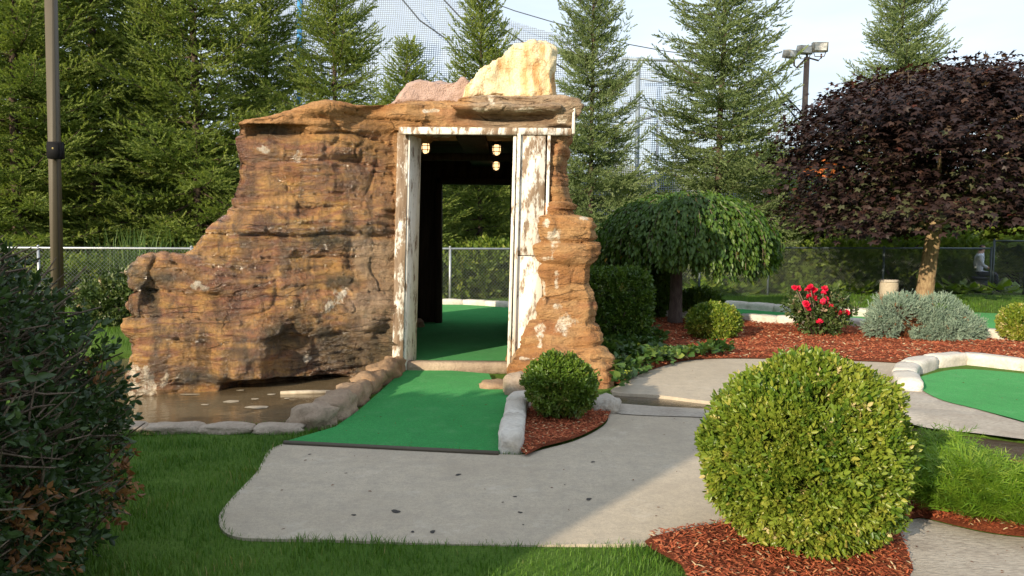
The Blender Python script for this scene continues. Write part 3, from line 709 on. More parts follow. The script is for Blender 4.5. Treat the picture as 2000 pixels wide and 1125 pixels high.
    def spot(cx, cy, rx, ry): return np.clip(1.55-np.hypot((px-cx)/rx, (py-cy)/ry)+.75*nz2, 0, 1)
    lime = np.zeros(n)
    for a in ((515,293,13,13),(672,577,17,17),(385,562,20,9),(278,742,38,32),(322,740,20,16),(640,600,10,14),(607,706,12,9),(585,300,8,16),(250,770,30,10),(1086,545,6,30),(1103,632,24,20),(1088,600,10,8),(1083,470,13,34),(1075,505,14,6),(1070,435,12,20),(1060,560,6,24),(945,215,20,7),(1035,217,36,6),(1100,232,12,9),(960,190,8,20),(845,212,24,4),(1045,700,30,5),(1010,205,50,4),(860,262,35,7),(1000,262,60,6),(1145,425,14,6),(1055,660,10,40)):
        lime = np.maximum(lime, spot(*a))
    alg_shade = np.zeros(n)  # algal patches plus shade painted in the recess, undercut and below the lip
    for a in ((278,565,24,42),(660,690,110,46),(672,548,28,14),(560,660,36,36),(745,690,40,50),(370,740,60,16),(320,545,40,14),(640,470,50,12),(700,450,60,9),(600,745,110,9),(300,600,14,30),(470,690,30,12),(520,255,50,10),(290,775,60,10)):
        alg_shade = np.maximum(alg_shade, spot(*a))
    grey = np.clip(ss(880, 960, px+50*nz)*(1-ss(258, 276, py))+.75*ss(650, 720, px+50*nz)*(1-ss(770, 800, px))*ss(430, 470, py+40*nz)+.0, 0, 1)
    for nme, dat in (('wet', wet), ('lime', lime), ('algae_shade', alg_shade*(y < 9.6)), ('grey', grey*(y < 9.8))):
        at = me2.attributes.new(nme, 'FLOAT', 'POINT'); at.data.foreach_set('value', dat.astype(np.float32))
    me2.materials.clear(); me2.update()
    root = thing('rock_tunnel', 'layered orange brown artificial rock wall with a timber framed walk-through doorway', 'rock tunnel', (-1.2, 9.0, 0))
    me2.name = 'rock_body'
    link('rock_body', me2, M['rock'], root)
    # --- plainer shell of the tunnel behind the face
    bs = bmesh.new(); keep = bm
    def shell(x0, x1, z0, z1, y0, y1):
        nx, ny = 6, 14; lo = []
        for zz in np.linspace(z0, z1, 9):
            per = [(x0+(x1-x0)*k/nx, y0) for k in range(nx)]+[(x1, y0+(y1-y0)*k/ny) for k in range(ny)]+[(x1-(x1-x0)*k/nx, y1) for k in range(nx)]+[(x0, y1-(y1-y0)*k/ny) for k in range(ny)]
            lo.append([(a_+.05*float(pn(a_*2, b_*2, zz*3)), b_+.05*float(pn(b_*2, a_*2, zz*3)), zz) for a_, b_ in per])
        loft(bs, lo)
    shell(-2.3, -1.62, -.3, 2.76, 9.5, 13.25); shell(.50, .64, -.3, 2.76, 9.5, 13.25); shell(-2.3, .64, 2.83, 3.0, 9.5, 13.25)
    mes = bpy.data.meshes.new('rock_shell'); bmesh.ops.recalc_face_normals(bs, faces=bs.faces[:]); bs.to_mesh(mes); bs.free(); link('rock_shell', mes, M['rock'], root)
    # --- timber
    def board(name, c, size, rnd=.5, lean=(0, 0), rz=0, m='paint', par=root):
        a = Acc(); a.box((0, 0, 0), size, 0, rnd)
        me = a.mesh(name); b = bmesh.new(); b.from_mesh(me); bmesh.ops.bevel(b, geom=b.edges[:], offset=min(size)*.12, segments=1, affect='EDGES')
        b.to_mesh(me); b.free()
        at = me.attributes.get('rnd')
        o = link(name, me, M[m], par, False); o.location = Vector(c)-root.location
        o.rotation_euler = (lean[1], lean[0], rz); return o
    ln = .026
    board('jamb_board', (-1.238, 8.80, 1.32), (.12, .045, 2.66), .53, (ln, 0), .1)         # worn front board, left
    board('jamb_board', (-1.138, 8.98, 1.32), (.045, .36, 2.64), .33, (ln, 0), -.24)        # inner face, left
    board('jamb_board', (-.005, 8.80, 1.36), (.035, .22, 2.60), .30, (ln*.8, 0), .0)       # inner trim, right
    board('jamb_board', (.20, 8.70, 1.98), (.29, .05, 1.32), .44, (ln*.6, 0))              # wide board, upper
    board('jamb_board', (.181, 8.702, .675), (.29, .05, 1.275), .345, (ln*.6, 0))             # wide board, lower
    board('jamb_board', (.042, 8.66, 1.34), (.035, .045, 2.58), .33, (ln*.7, 0))
    board('jamb_board', (.375, 8.69, 1.75), (.032, .055, 1.80), .38, (ln*.6, 0))
    board('lintel_board', (-.30, 8.68, 2.655), (1.86, .06, .075), .43)
    board('lintel_board', (.648, 8.80, 2.78), (.03, .36, .30), .33)
    board('lintel_board', (-.36, 8.98, 2.69), (1.6, .56, .03), .75)
    # step under the inner carpet
    a = Acc()
    board('step_stone', (-.58, 8.93, .045), (1.2, .16, .135), .35, m='stone')
    # --- dark lining of the tunnel: single boards
    w = .19
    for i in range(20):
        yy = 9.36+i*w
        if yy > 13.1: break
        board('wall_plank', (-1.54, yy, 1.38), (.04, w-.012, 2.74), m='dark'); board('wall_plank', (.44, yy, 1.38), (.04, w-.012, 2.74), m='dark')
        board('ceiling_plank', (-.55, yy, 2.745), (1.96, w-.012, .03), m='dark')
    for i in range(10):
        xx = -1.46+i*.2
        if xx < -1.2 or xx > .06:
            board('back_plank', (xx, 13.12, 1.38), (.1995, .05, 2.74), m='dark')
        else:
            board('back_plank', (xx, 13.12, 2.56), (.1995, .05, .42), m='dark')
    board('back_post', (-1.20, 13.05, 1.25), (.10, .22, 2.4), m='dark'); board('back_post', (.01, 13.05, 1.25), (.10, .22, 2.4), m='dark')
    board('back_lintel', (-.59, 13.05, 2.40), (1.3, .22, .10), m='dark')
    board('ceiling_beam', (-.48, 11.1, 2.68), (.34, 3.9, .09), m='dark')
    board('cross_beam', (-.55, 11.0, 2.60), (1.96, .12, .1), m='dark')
rock()

def boulder(name, label, loc, size, m, seed, cat='boulder', sub=4, rz=0., shape=None, rough=.18, rnd=.5, group=None, parent=None, pw=3.2):
    bm = bmesh.new(); bmesh.ops.create_icosphere(bm, subdivisions=sub, radius=1)
    V = np.array([v.co[:] for v in bm.verts]); F = np.array([[v.index for v in f.verts] for f in bm.faces]); bm.free()
    U = V.copy(); p = pw
    V = V/(np.sum(np.abs(V)**p, 1)**(1/p))[:, None]
    V *= (1+rough*fbm(U[:, 0]*1.5+seed, U[:, 1]*1.5, U[:, 2]*1.5, 3)+rough*.3*fbm(U[:, 0]*5+seed, U[:, 1]*5, U[:, 2]*5, 3)-rough*.5*np.abs(pn(U[:, 0]*2.5+seed, U[:, 1]*2.5+3, U[:, 2]*2.5)))[:, None]
    V *= np.array(size)/2
    if shape: V = shape(V)
    c, s = math.cos(rz), math.sin(rz)
    V = np.stack([V[:, 0]*c-V[:, 1]*s, V[:, 0]*s+V[:, 1]*c, V[:, 2]], 1)
    me = np_mesh(name, V, F, np.full(len(V), rnd), True)
    o = link(name, me, m, parent, False)
    o.location = Vector(loc)-(parent.location if parent else Vector())
    if parent is None: tag(o, label, cat, group)
    return o
def outline_rock(name, label, pxs, y0, y1, m, seed, amp=.03, vox=.025):
    # a boulder from its outline: front and back faces set in, then worn round and roughened
    F_ = [np.array(D(x, y, y0)) for x, y in pxs]; c = np.mean(F_, 0); bm = bmesh.new(); lo = []
    for t, k in ((0, .78), (.18, .95), (.5, 1.), (.82, .94), (1, .7)):
        lo.append([(c[0]+(p[0]-c[0])*k, y0+(y1-y0)*t, c[2]+(p[2]-c[2])*k) for p in F_])
    loft(bm, lo); bmesh.ops.recalc_face_normals(bm, faces=bm.faces[:])
    me = bpy.data.meshes.new('t'); bm.to_mesh(me); bm.free(); o = bpy.data.objects.new('t', me); COL.objects.link(o)
    md = o.modifiers.new('r', 'REMESH'); md.mode = 'VOXEL'; md.voxel_size = vox
    sm = o.modifiers.new('s', 'SMOOTH'); sm.iterations = 5; sm.factor = .6
    dg = bpy.context.evaluated_depsgraph_get(); dg.update(); m2 = bpy.data.meshes.new_from_object(o.evaluated_get(dg)); bpy.data.objects.remove(o)
    n = len(m2.vertices); V = np.empty(n*3, np.float32); m2.vertices.foreach_get('co', V); V = V.reshape(-1, 3).astype(float)
    N_ = np.empty(n*3, np.float32); m2.vertices.foreach_get('normal', N_); N_ = N_.reshape(-1, 3)
    x, y, z = V.T; d = amp*(fbm(x*3+seed, y*3, z*2, 4)-.9*np.abs(pn(x*4+seed, y*3, z*1.6))+.25*fbm(x*16, y*16, z*16, 2))
    V = V+N_*d[:, None]; b = np.array((c[0], (y0+y1)/2, V[:, 2].min())); V -= b
    m2.vertices.foreach_set('co', V.astype(np.float32).ravel()); m2.polygons.foreach_set('use_smooth', np.ones(len(m2.polygons), bool)); m2.materials.clear(); m2.update()
    m2.name = name; ob = link(name, m2, m); ob.location = b; return tag(ob, label, 'boulder')
outline_rock('boulder', 'tall pale cream granite boulder standing on the rock roof', [(890,200),(905,165),(928,133),(960,108),(990,88),(1018,75),(1052,69),(1080,70),(1092,84),(1094,130),(1095,165),(1094,205)], 8.95, 9.55, M['cream'], 2., .06)
outline_rock('boulder', 'low pinkish granite boulder on the rock roof beside the pale one', [(752,205),(770,180),(790,160),(815,147),(850,150),(880,156),(915,147),(930,175),(930,210)], 9.25, 9.85, M['pink'], 9., .05)
# boulders where the carpet meets the pillar
for q, (px, py, z, s, r, lab) in enumerate([(1012,770,.08,(.30,.34,.26),.45,'grey brown boulder behind the pale log edging'), (966,758,.02,(.30,.36,.12),.1,'flat tan stone at the right corner of the doorway step'), (1035,735,.14,(.42,.4,.36),.0,'rounded orange boulder at the foot of the right pillar'), (800,722,.03,(.14,.16,.12),.1,'small tan stone at the foot of the left jamb'),(816,650,.14,(.2,.2,.16),.1,'small stone inside the dark tunnel by the left wall')]):
    g = G(px, py); boulder('stone', lab, (g.x, g.y, z), s, M['stone'], q*3.1+1, 'stone', 3, rnd=r)
g = G(1182, 806); boulder('stone', 'pale broken stone between small bush and stream', (g.x, g.y+.1, .03), (.30,.34,.2), M['stone'], 21, 'stone', 3, rnd=1.)
# stone edging round the pond
def edging(name, label, spec, m, root_loc, cat='edging'):
    root = thing(name, label, cat, root_loc)
    for i, (p, q, w, h, r, rgh) in enumerate(spec):
        p, q = Vector(p), Vector(q); c = (p+q)/2; d = q-p
        boulder('stone', None, (c.x, c.y, c.z+h*.22), (d.length*1.07, w, h), m, i*2.7+len(spec), sub=3, rz=math.atan2(d.y, d.x), rough=rgh, rnd=r, parent=root, pw=4.5 if rgh > .1 else 9.)
    return root
pp = [(200,838),(290,840),(392,840),(498,841),(590,842)]
sp = [(G(*a), G(*b), .20, .075, .6, .20) for a, b in zip(pp, pp[1:])]
edging('pond_edging', 'low row of tan stones between pond and lawn', sp, M['stone'], G(400, 842))
pp = [(580,838),(638,822),(676,795),(706,771),(735,751),(762,733),(780,720)]
sp = [(G(*a), G(*b), w, h, r, .34) for a, b, w, h, r in zip(pp, pp[1:], (.33,.30,.26,.27,.27,.25), (.23,.25,.22,.24,.26,.26), (.35,.25,.12,.0,.0,.0))]
edging('carpet_edging', 'row of brown boulders along the left side of the green carpet', sp, M['stone'], G(680, 790))
pp = [(997,885),(1003,842),(1010,806),(1020,792)]
sp = [(G(*a), G(*b), w, h, 1., .08) for a, b, w, h in zip(pp, pp[1:], (.185,.18,.2), (.22,.2,.2))]
edging('log_edging', 'pale grey log shaped edging on the right of the green carpet', sp, M['edging'], G(1000, 850))
def chain(pxs, seg=None, z=0.):
    """resample a smooth line of ground points into equal stones"""
    P = [np.array(G(x, y, z)) for x, y in pxs]; out = []
    P = [2*P[0]-P[1]]+P+[2*P[-1]-P[-2]]
    for a, b, c, d in zip(P, P[1:], P[2:], P[3:]):
        for j in range(12):
            t = j/12; out.append(.5*((2*b)+(c-a)*t+(2*a-5*b+4*c-d)*t*t+(3*b-a-3*c+d)*t**3))
    out = np.array(out+[P[-2]]); l = np.concatenate([[0], np.cumsum(np.linalg.norm(np.diff(out, axis=0), axis=1))])
    k = max(1, int(round(l[-1]/seg))); tt = np.linspace(0, l[-1], k+1)
    return [np.array([np.interp(t, l, out[:, i]) for i in range(3)]) for t in tt]
c = chain([(1778,768),(1764,748),(1776,727),(1812,716),(1870,708),(1935,714),(2010,724),(2130,738)], .62)
edging('curved_edging', 'thick pale edging curving round the right putting green', [(a, b, .25, .19, 1., .06) for a, b in zip(c, c[1:])], M['edging'], G(1860, 730))
c = chain([(1262,617),(1350,624),(1440,629),(1540,634),(1640,636),(1710,645),(1800,654),(1900,660),(2010,667),(2130,684)], .62)
edging('bed_edging', 'pale stone edging between mulch bed and long putting green', [(a, b, .24, .22, 1., .07) for a, b in zip(c, c[1:])], M['edging'], G(1600, 635))
c = chain([(1262,600),(1330,598),(1415,602),(1480,607),(1540,612),(1620,616),(1700,620),(1760,620)], .62)
edging('lawn_edging', 'grey stone edging between far lawn and long putting green', [(a, b, .24, .24, .8, .07) for a, b in zip(c, c[1:])], M['edging'], G(1500, 608))
c = chain([(820,606),(870,602),(930,604),(985,608),(1040,612)], .6)
edging('tunnel_edging', 'grey stone edging seen through the tunnel', [(a, b, .24, .28, .8, .07) for a, b in zip(c, c[1:])], M['edging'], G(930, 604))
sheet('concrete_path', GP([(905,602),(945,596),(985,592),(1060,588),(1060,612),(985,606)]), .03, M['concrete'], label='strip of path seen through the tunnel')
# wooden strip at the front of the carpet
a = Acc(); p, q = G(556, 867), G(974, 888)
a.tube([(p.x, p.y-.02, .015), (q.x, q.y-.02, .015)], .018, 4)
tag(link('carpet_strip', a.mesh('carpet_strip'), M['post']), 'thin wooden strip along the front edge of the carpet', 'strip')
# pond foam and pipe
for i, (px, py, sx, sy) in enumerate(sorted([(452,784,.10,.05),(505,795,.15,.045),(497,779,.05,.025),(530,770,.06,.03),(400,790,.05,.02),(470,762,.06,.02),(372,770,.14,.02),(560,778,.04,.02)])):
    g = G(px, py, -.056); th = np.linspace(0, 2*math.pi, 18, endpoint=False)
    r = 1+.35*np.array([pn(math.cos(t)*1.5+i*5, math.sin(t)*1.5, .3) for t in th])
    V = np.stack([g.x+.7*sx*r*np.cos(th), g.y+sy*1.3*r*np.sin(th), np.full(18, -.056)], 1)
    V = np.concatenate([V, [[g.x, g.y, -.052]]]); F = [(j, (j+1) % 18, 18) for j in range(18)]
    tag(link('foam_patch', np_mesh('foam_patch', V, F), M['foam']), 'pale foam patch on the pond, %s from the left' % ORD[i], 'foam', 'foam patches on the pond')
a = Acc(); p, q = G(548, 768, -.05), G(652, 766, -.05); a.tube([p, (p+q)/2+Vector((0, 0, .006)), q], .022, 8)
tag(link('pipe', a.mesh('pipe', True), M['foam']), 'short pale pipe lying in the pond under the rock', 'pipe')

# ------------------------------------------------------------------ cage lamps inside the tunnel
def cage_lamp(loc, label, s=1.):
    r = thing('cage_lamp', label, 'lamp', loc, 'caged lamps on the tunnel ceiling')
    a = Acc(); a.tube([(0,0,.0),(0,0,-.03)], .05*s, 12); a.tube([(0,0,-.03),(0,0,-.055)], .04*s, 12)
    link('cap', a.mesh('cap'), M['black'], r, False)
    a = Acc(); a.tube([(0,0,-.055),(0,0,-.08),(0,0,-.13),(0,0,-.165),(0,0,-.18)], np.array([.032,.042,.042,.032,.01])*s, 12); link('glass', a.mesh('glass', True), M['glow'], r, False)
    a = Acc()
    for i in range(6):
        t = i*math.pi/3; c, q = math.cos(t), math.sin(t)
        a.tube([(.05*s*c,.05*s*q,-.03),(.06*s*c,.06*s*q,-.09),(.055*s*c,.055*s*q,-.15),(.03*s*c,.03*s*q,-.2),(0,0,-.215)], .0045*s, 4)
    for z, rr in ((-.09,.06),(-.14,.057)):
        t = np.linspace(0, 2*math.pi, 17); a.tube(np.stack([rr*s*np.cos(t), rr*s*np.sin(t), np.full(17, z)], 1), .004*s, 4)
    link('cage', a.mesh('cage'), M['black'], r, False)
for px, py, y, lab in ((831,284,9.75,'glowing caged lamp just behind the left door jamb'),(970,282,9.9,'glowing caged lamp near the front right of the tunnel ceiling'),(969,329,12.2,'smaller looking glowing caged lamp deeper in the tunnel')):
    p = D(px, py, y); cage_lamp((p.x, y, 2.70), lab, 1.15)

# ------------------------------------------------------------------ plants
def superell(n, rad_, p=2., shell=(.9, 1.02), cut=-1.):
    d = sphere_dirs(int(n*1.0)); a = np.array(rad_)
    r = 1/np.sum(np.abs(d)**p, 1)**(1/p)
    u = d*r[:, None]
    nr = unit(np.sign(u)*np.abs(u)**(p-1)/a)
    P = u*a*rng.uniform(shell[0], shell[1], len(u))[:, None]
    k = u[:, 2] > cut
    return P[k], nr[k]
SPR_NEAR = [sprig(8, leaf_hex(.55), .35, i) for i in range(5)]
SPR_FAR = [sprig(8, leaf_rhomb(.6), .42, i+20, False) for i in range(5)]
def shrub(name, label, base, radii, n, size, m, cat='bush', p=2., temps=None, zc=None, cut=-.92, lump=.06, group=None, gaps=(), rmean=.45, rz=0., inner=.35, outw=.9, rfun=None, stems=5, stemh=None):
    root = thing(name, label, cat, base, group, rz)
    zc = radii[2] if zc is None else zc
    temps = temps or SPR_FAR
    P1, N1 = superell(n, radii, p, (.93, 1.03), cut)
    P2, N2 = superell(int(n*inner), radii, p, (.68, .92), cut)
    P, N = np.concatenate([P1, P2]), np.concatenate([N1, N2])
    dep = np.concatenate([np.zeros(len(P1)), np.ones(len(P2))])
    f = 1+lump*fbm(P[:, 0]*2.2/radii[0]+base[0]*3, P[:, 1]*2.2/radii[0], P[:, 2]*2.2/radii[0], 3)
    for (g, w, dd) in gaps:                        # hollows in the clipped surface
        q = 1-ss(0, w, np.linalg.norm(unit(P)*np.array((1., 1., .8))-unit(np.array(g, float))*np.array((1., 1., .8)), axis=1)+.06*pn(P[:, 0]*9, P[:, 1]*9, P[:, 2]*9)); f -= dd*q; f = np.where((q > .42) & ((dep < .5) | (rng.random(len(q)) < .75)), -99, f)
    P = P*f[:, None]; P[:, 2] += zc
    k = (P[:, 2] > .015) & (f > 0); P, N, dep = P[k], N[k], dep[k]
    d = unit(N*outw+rng.normal(0, .45, P.shape)+np.array((0, 0, .35)))
    Mx = frames(d, rng.uniform(0, 6.3, len(P)))
    rn = np.clip(rmean+.28*fbm(P[:, 0]*3.5, P[:, 1]*3.5, P[:, 2]*3.5, 3)+rng.normal(0, .18, len(P)), 0, 1)
    out = rng.random(len(P)) < .012; rn[out] = rng.uniform(.95, 1, out.sum())
    if rfun is not None: rn = rfun(P, rn)
    sc = size*rng.uniform(.55, 1.5, len(P))
    V, F, R = scatter(temps, Mx, P-d*sc[:, None]*.5, sc, rn)
    link('foliage', np_mesh('foliage', V, F, R), m, root, False)
    a = Acc(); h = (stemh or zc)
    for i in range(stems):
        t = i*2.4; e = np.array((math.cos(t)*radii[0]*.62, math.sin(t)*radii[1]*.62, zc+radii[2]*(.35+.3*math.sin(i*1.7))))
        a.tube([(math.cos(t)*.03, math.sin(t)*.03, -.02), e*.4+np.array((0, 0, .02)), e], np.array((.022, .014, .006))*(radii[0]/.5)**.5, 5)
    link('stems', a.mesh('stems'), M['twig'], root, False)
    return root
def at_base(px, py): 
    g = G(px, py); return (g.x, g.y, .02)
# large clipped ball in the foreground
b = (1.475, 3.92, .02)
shrub('boxwood_ball', 'large round clipped yellow green bush in the near right', b, (.475,.475,.465), 9200, .083, M['box'], temps=SPR_NEAR, zc=.45, lump=.12, inner=.35, gaps=(((-.05,-.62,.68),.30,.16),((.68,-.5,.22),.27,.15),((.1,-.9,.15),.13,.10),((-.35,-.9,-.1),.15,.10),((.3,-.85,-.3),.12,.1),((-.6,-.7,.35),.12,.1),((-.1,-.85,-.45),.14,.1)), rmean=.43, cut=-.97)
# small clipped ball by the carpet
shrub('boxwood_ball', 'small round green bush beside the pale log edging', at_base(1094, 818), (.285,.285,.25), 2300, .085, M['boxdark'], temps=SPR_NEAR, zc=.26, lump=.14, rmean=.68, gaps=(((0,-.8,.6),.2,.12),))
shrub('boxwood_ball', 'small round bush in the mulch right of the weeping trunk', at_base(1393, 664), (.38,.36,.26), 2200, .10, M['box'], zc=.25, rmean=.42)
shrub('boxwood_ball', 'yellow green bush cut by the right edge of the picture', at_base(2000, 668), (.34,.36,.27), 1800, .10, M['box'], zc=.26, rmean=.6)
shrub('clipped_hedge', 'square clipped dark green hedge block beside the rock pillar', at_base(1196, 668), (.50,.5,.5), 2800, .115, M['boxdark'], 'hedge', p=6., zc=.52, cut=-1.2, lump=.02, rmean=.35)
shrub('shrub', 'loose dark shrub behind the square hedge', at_base(1272, 622), (.34,.34,.5), 1300, .16, M['boxdark'], zc=.5, lump=.2, rmean=.3)
shrub('shrub', 'low dark leafy shrub just right of the weeping trunk', at_base(1366, 622), (.36,.34,.25), 750, .17, M['boxdark'], zc=.24, lump=.25, rmean=.4)
# ivy beside the pillar
def groundcover(name, label, poly, n, size, m, h, temps, cat='ground cover', kind=None):
    pl = smooth_poly(poly, 3); a = np.array([(p[0], p[1]) for p in pl]); lo, hi = a.min(0), a.max(0)
    x = rng.uniform(lo[0], hi[0], n*3); y = rng.uniform(lo[1], hi[1], n*3); k = inside(pl, x, y); x, y = x[k][:n], y[k][:n]; m_ = len(x)
    z = .03+h*np.abs(.5+.6*fbm(x*1.6, y*1.6, 0*x, 3))*rng.uniform(.3, 1, m_)
    d = unit(np.stack([rng.normal(0, .7, m_), rng.normal(-.3, .6, m_), rng.uniform(.0, .8, m_)], 1))
    V, F, R = scatter(temps, frames(d, rng.normal(0, .5, m_)), np.stack([x, y, z], 1), size*rng.uniform(.6, 1.3, m_), rng.random(m_))
    o = link(name, np_mesh(name, V, F, R), m); tag(o, label, cat, kind='stuff'); return o
groundcover('ivy', 'dark ivy creeping between rock pillar and mulch bed', GP([(1165,640),(1240,650),(1300,668),(1290,695),(1400,686),(1425,698),(1345,708),(1290,722),(1240,745),(1215,768),(1190,740)]), 2600, .10, M['ivy'], .22, [leaf_star(), leaf_hex(.9)])
# near right juniper
def juniper():
    pl = GP([(1790,1010),(1796,970),(1800,925),(1850,918),(1900,940),(1950,968),(2040,990),(2160,1005),(2160,1068),(2000,1056),(1920,1046),(1850,1032)])
    pl = smooth_poly(pl, 3); a = np.array(pl); lo, hi = a.min(0), a.max(0); n = 7500
    x = rng.uniform(lo[0], hi[0], n*3); y = rng.uniform(lo[1], hi[1], n*3); k = inside(pl, x, y); x, y = x[k][:n], y[k][:n]; n = len(x)
    c = a.mean(0)
    z = .05+.24*np.clip(.6+.6*fbm(x*1.5, y*1.5, 0*x, 3), .1, 1)*rng.uniform(.25, 1, n)
    th = np.arctan2(y-c[1], x-c[0])+rng.normal(0, .9, n)
    d = unit(np.stack([np.cos(th), np.sin(th), rng.uniform(.15, 1., n)], 1))
    T = []
    for s in range(4):
        r = np.random.default_rng(s+50); parts = []
        for i in range(9):
            t = i/9; sd = 1 if i % 2 else -1; l = .42*(1-.6*t); an = rad(38+r.normal()*8)
            dd = np.array((sd*math.sin(an), math.cos(an), .12*r.normal())); s2 = np.array((math.cos(an), -sd*math.sin(an), 0))*.022
            b0 = np.array((0, t*.85, -.05*t*t)); parts.append((np.array([b0-s2, b0+s2, b0+dd*l+np.array((0, 0, -.04))]), np.array([(0,1,2)])))
        parts.append((np.array([(-.015,0,0),(.015,0,0),(0,1.05,-.06)]), np.array([(0,1,2)]))); T.append(join_t(parts))
    V, F, R = scatter(T, frames(d, rng.normal(0, .9, n)), np.stack([x, y, z], 1), .17*rng.uniform(.6, 1.3, n), np.clip(rng.normal(.5, .2, n)+z*.6-.1, 0, 1))
    root = thing('spreading_juniper', 'bright feathery green juniper spreading right of the large round bush', 'juniper', (c[0], c[1], 0))
    link('foliage', np_mesh('foliage', V, F, R), M['juniper'], root)
    a2 = Acc()
    for i in range(12):
        t = i*.53; a2.tube([(c[0], c[1], .0), (c[0]+.35*math.cos(t), c[1]+.2*math.sin(t), .12), (c[0]+.7*math.cos(t), c[1]+.4*math.sin(t), .2)], np.array((.02,.014,.006)), 5)
    link('stems', a2.mesh('stems'), M['twig'], root)
juniper()
# blue juniper in the bed: lumpy mound with a brown dead hollow
def bluejuniper():
    b = np.array(at_base(1798, 664)); root = thing('blue_juniper', 'grey blue mounded juniper with a brown dead hollow in the mulch bed', 'juniper', b)
    lumps = [(-.42,0,.36,.36,.30),(-.62,-.05,.2,.26,.22),(-.2,.12,.42,.34,.26),(.26,.05,.38,.40,.28),(.08,.0,.22,.34,.26),(.5,-.05,.2,.36,.24),(.30,-.15,.16,.40,.2),(.68,-.1,.12,.22,.14),(-.10,-.22,.12,.14,.13)]
    T = [needle_twig(16, 90+i, .34, .085) for i in range(4)]
    P, N = [], []
    for (x, y, z, r, h) in lumps:
        p, nn = superell(int(1100*r/.35), (r, r, h), 2., (.85, 1.05), -.8); p = p*(1+.16*fbm(p[:,0]*7, p[:,1]*7, p[:,2]*7+x, 2))[:, None]; P.append(p+np.array((x, y, z))); N.append(nn)
    P, N = np.concatenate(P), np.concatenate(N)
    hol = (np.abs(P[:, 0]+.20) < .17) & (P[:, 2] < .34+.1*np.sin(P[:, 0]*20)) & (P[:, 1] < .0) & ~((np.abs(P[:, 0]+.10) < .12) & (P[:, 2] < .2))
    k = (P[:, 2] > .01) & ~hol; P, N = P[k], N[k]
    d = unit(N+rng.normal(0, .35, P.shape)+np.array((0, 0, .3))); rn = np.clip(rng.normal(.5, .2, len(P)), 0, .94); rn[rng.random(len(P)) < .012] = 1
    V, F, R = scatter(T, frames(d, rng.uniform(0, 6, len(P))), P-d*.05, .095*rng.uniform(.7, 1.3, len(P)), rn)
    link('foliage', np_mesh('foliage', V, F, R), M['bluejuniper'], root, False)
    p, nn = superell(900, (.24,.18,.26), 2., (.5, 1.), -.9); p += np.array((-.2, .08, .2)); d = unit(nn+rng.normal(0, .6, p.shape))
    V, F, R = scatter(T, frames(d), p, .12, rng.random(len(p))); link('dead_foliage', np_mesh('dead_foliage', V, F, R), M['rust'], root, False)
    a = Acc()
    for i in range(7): a.tube([(-.2+.02*i, .0, 0), (-.3+.06*i, -.06, .16), (-.5+.14*i, .02, .34)], np.array((.022,.016,.008)), 5)
    link('stems', a.mesh('stems'), M['twig'], root, False)
bluejuniper()
# rose bush
def rose():
    b = np.array(at_base(1598, 656)); root = thing('rose_bush', 'rose bush with clusters of red flowers in the mulch bed', 'rose bush', b)
    P, N = superell(1500, (.52,.42,.36), 2., (.35, 1.08), -.9); P = P*(1+.25*fbm(P[:,0]*3, P[:,1]*3, P[:,2]*3, 2))[:, None]; P[:, 2] = P[:, 2]*1.0+.36
    P[:, 0] *= np.clip(.55+.9*P[:, 2], .4, 1.1); k = P[:, 2] > .03; P, N = P[k], N[k]
    d = unit(N*.5+rng.normal(0, .6, P.shape)+np.array((0, 0, .3)))
    V, F, R = scatter([sprig(6, leaf_hex(.6), .5, 60+i) for i in range(4)], frames(d, rng.uniform(0, 6, len(P))), P, .11*rng.uniform(.6, 1.3, len(P)), np.clip(rng.normal(.5, .25, len(P)), 0, 1))
    link('foliage', np_mesh('foliage', V, F, R), M['rose'], root, False)
    fl = [(1552,562),(1558,564),(1577,568),(1586,575),(1583,562),(1580,580),(1590,566),(1610,565),(1608,573),(1607,590),(1614,584),(1617,594),(1575,594),(1578,604),(1625,600),(1630,606),(1601,629),(1645,612),(1655,611),(1589,583)]
    pt = leaf_hex(.95, .25); parts = []
    r = np.random.default_rng(5)
    for i in range(16):
        az = i*2.4; el = .25+1.15*(i/16); dd = np.array([[math.cos(az)*math.sin(el), math.sin(az)*math.sin(el), math.cos(el)]])
        parts.append(xf(pt, frames(dd, np.array([math.pi]))[0], (0, 0, 0), .75+.3*r.random()))
    ft = join_t(parts); me = np_mesh('flower', ft[0], ft[1], r.random(16).repeat(6))
    a = Acc()
    for i, (px, py) in enumerate(fl):
        p = np.array(D(px, py, b[1]-.44+.05*(i % 4)))-b
        o = link('flower', me, M['petal'], root, False); o.location = p; s = .054+.020*((i*37) % 5)/5; o.scale = (s, s, s); o.rotation_euler = (.9-.3*(i % 3), .5*((i % 5)-2)/2, i)
        q = np.array((p[0]*.25, p[1]*.3, 0.)); a.tube([q, (q+p)/2+np.array((0, 0, .08)), p], np.array((.012,.008,.005)), 5)
    link('stems', a.mesh('stems'), M['twig'], root, False)
rose()
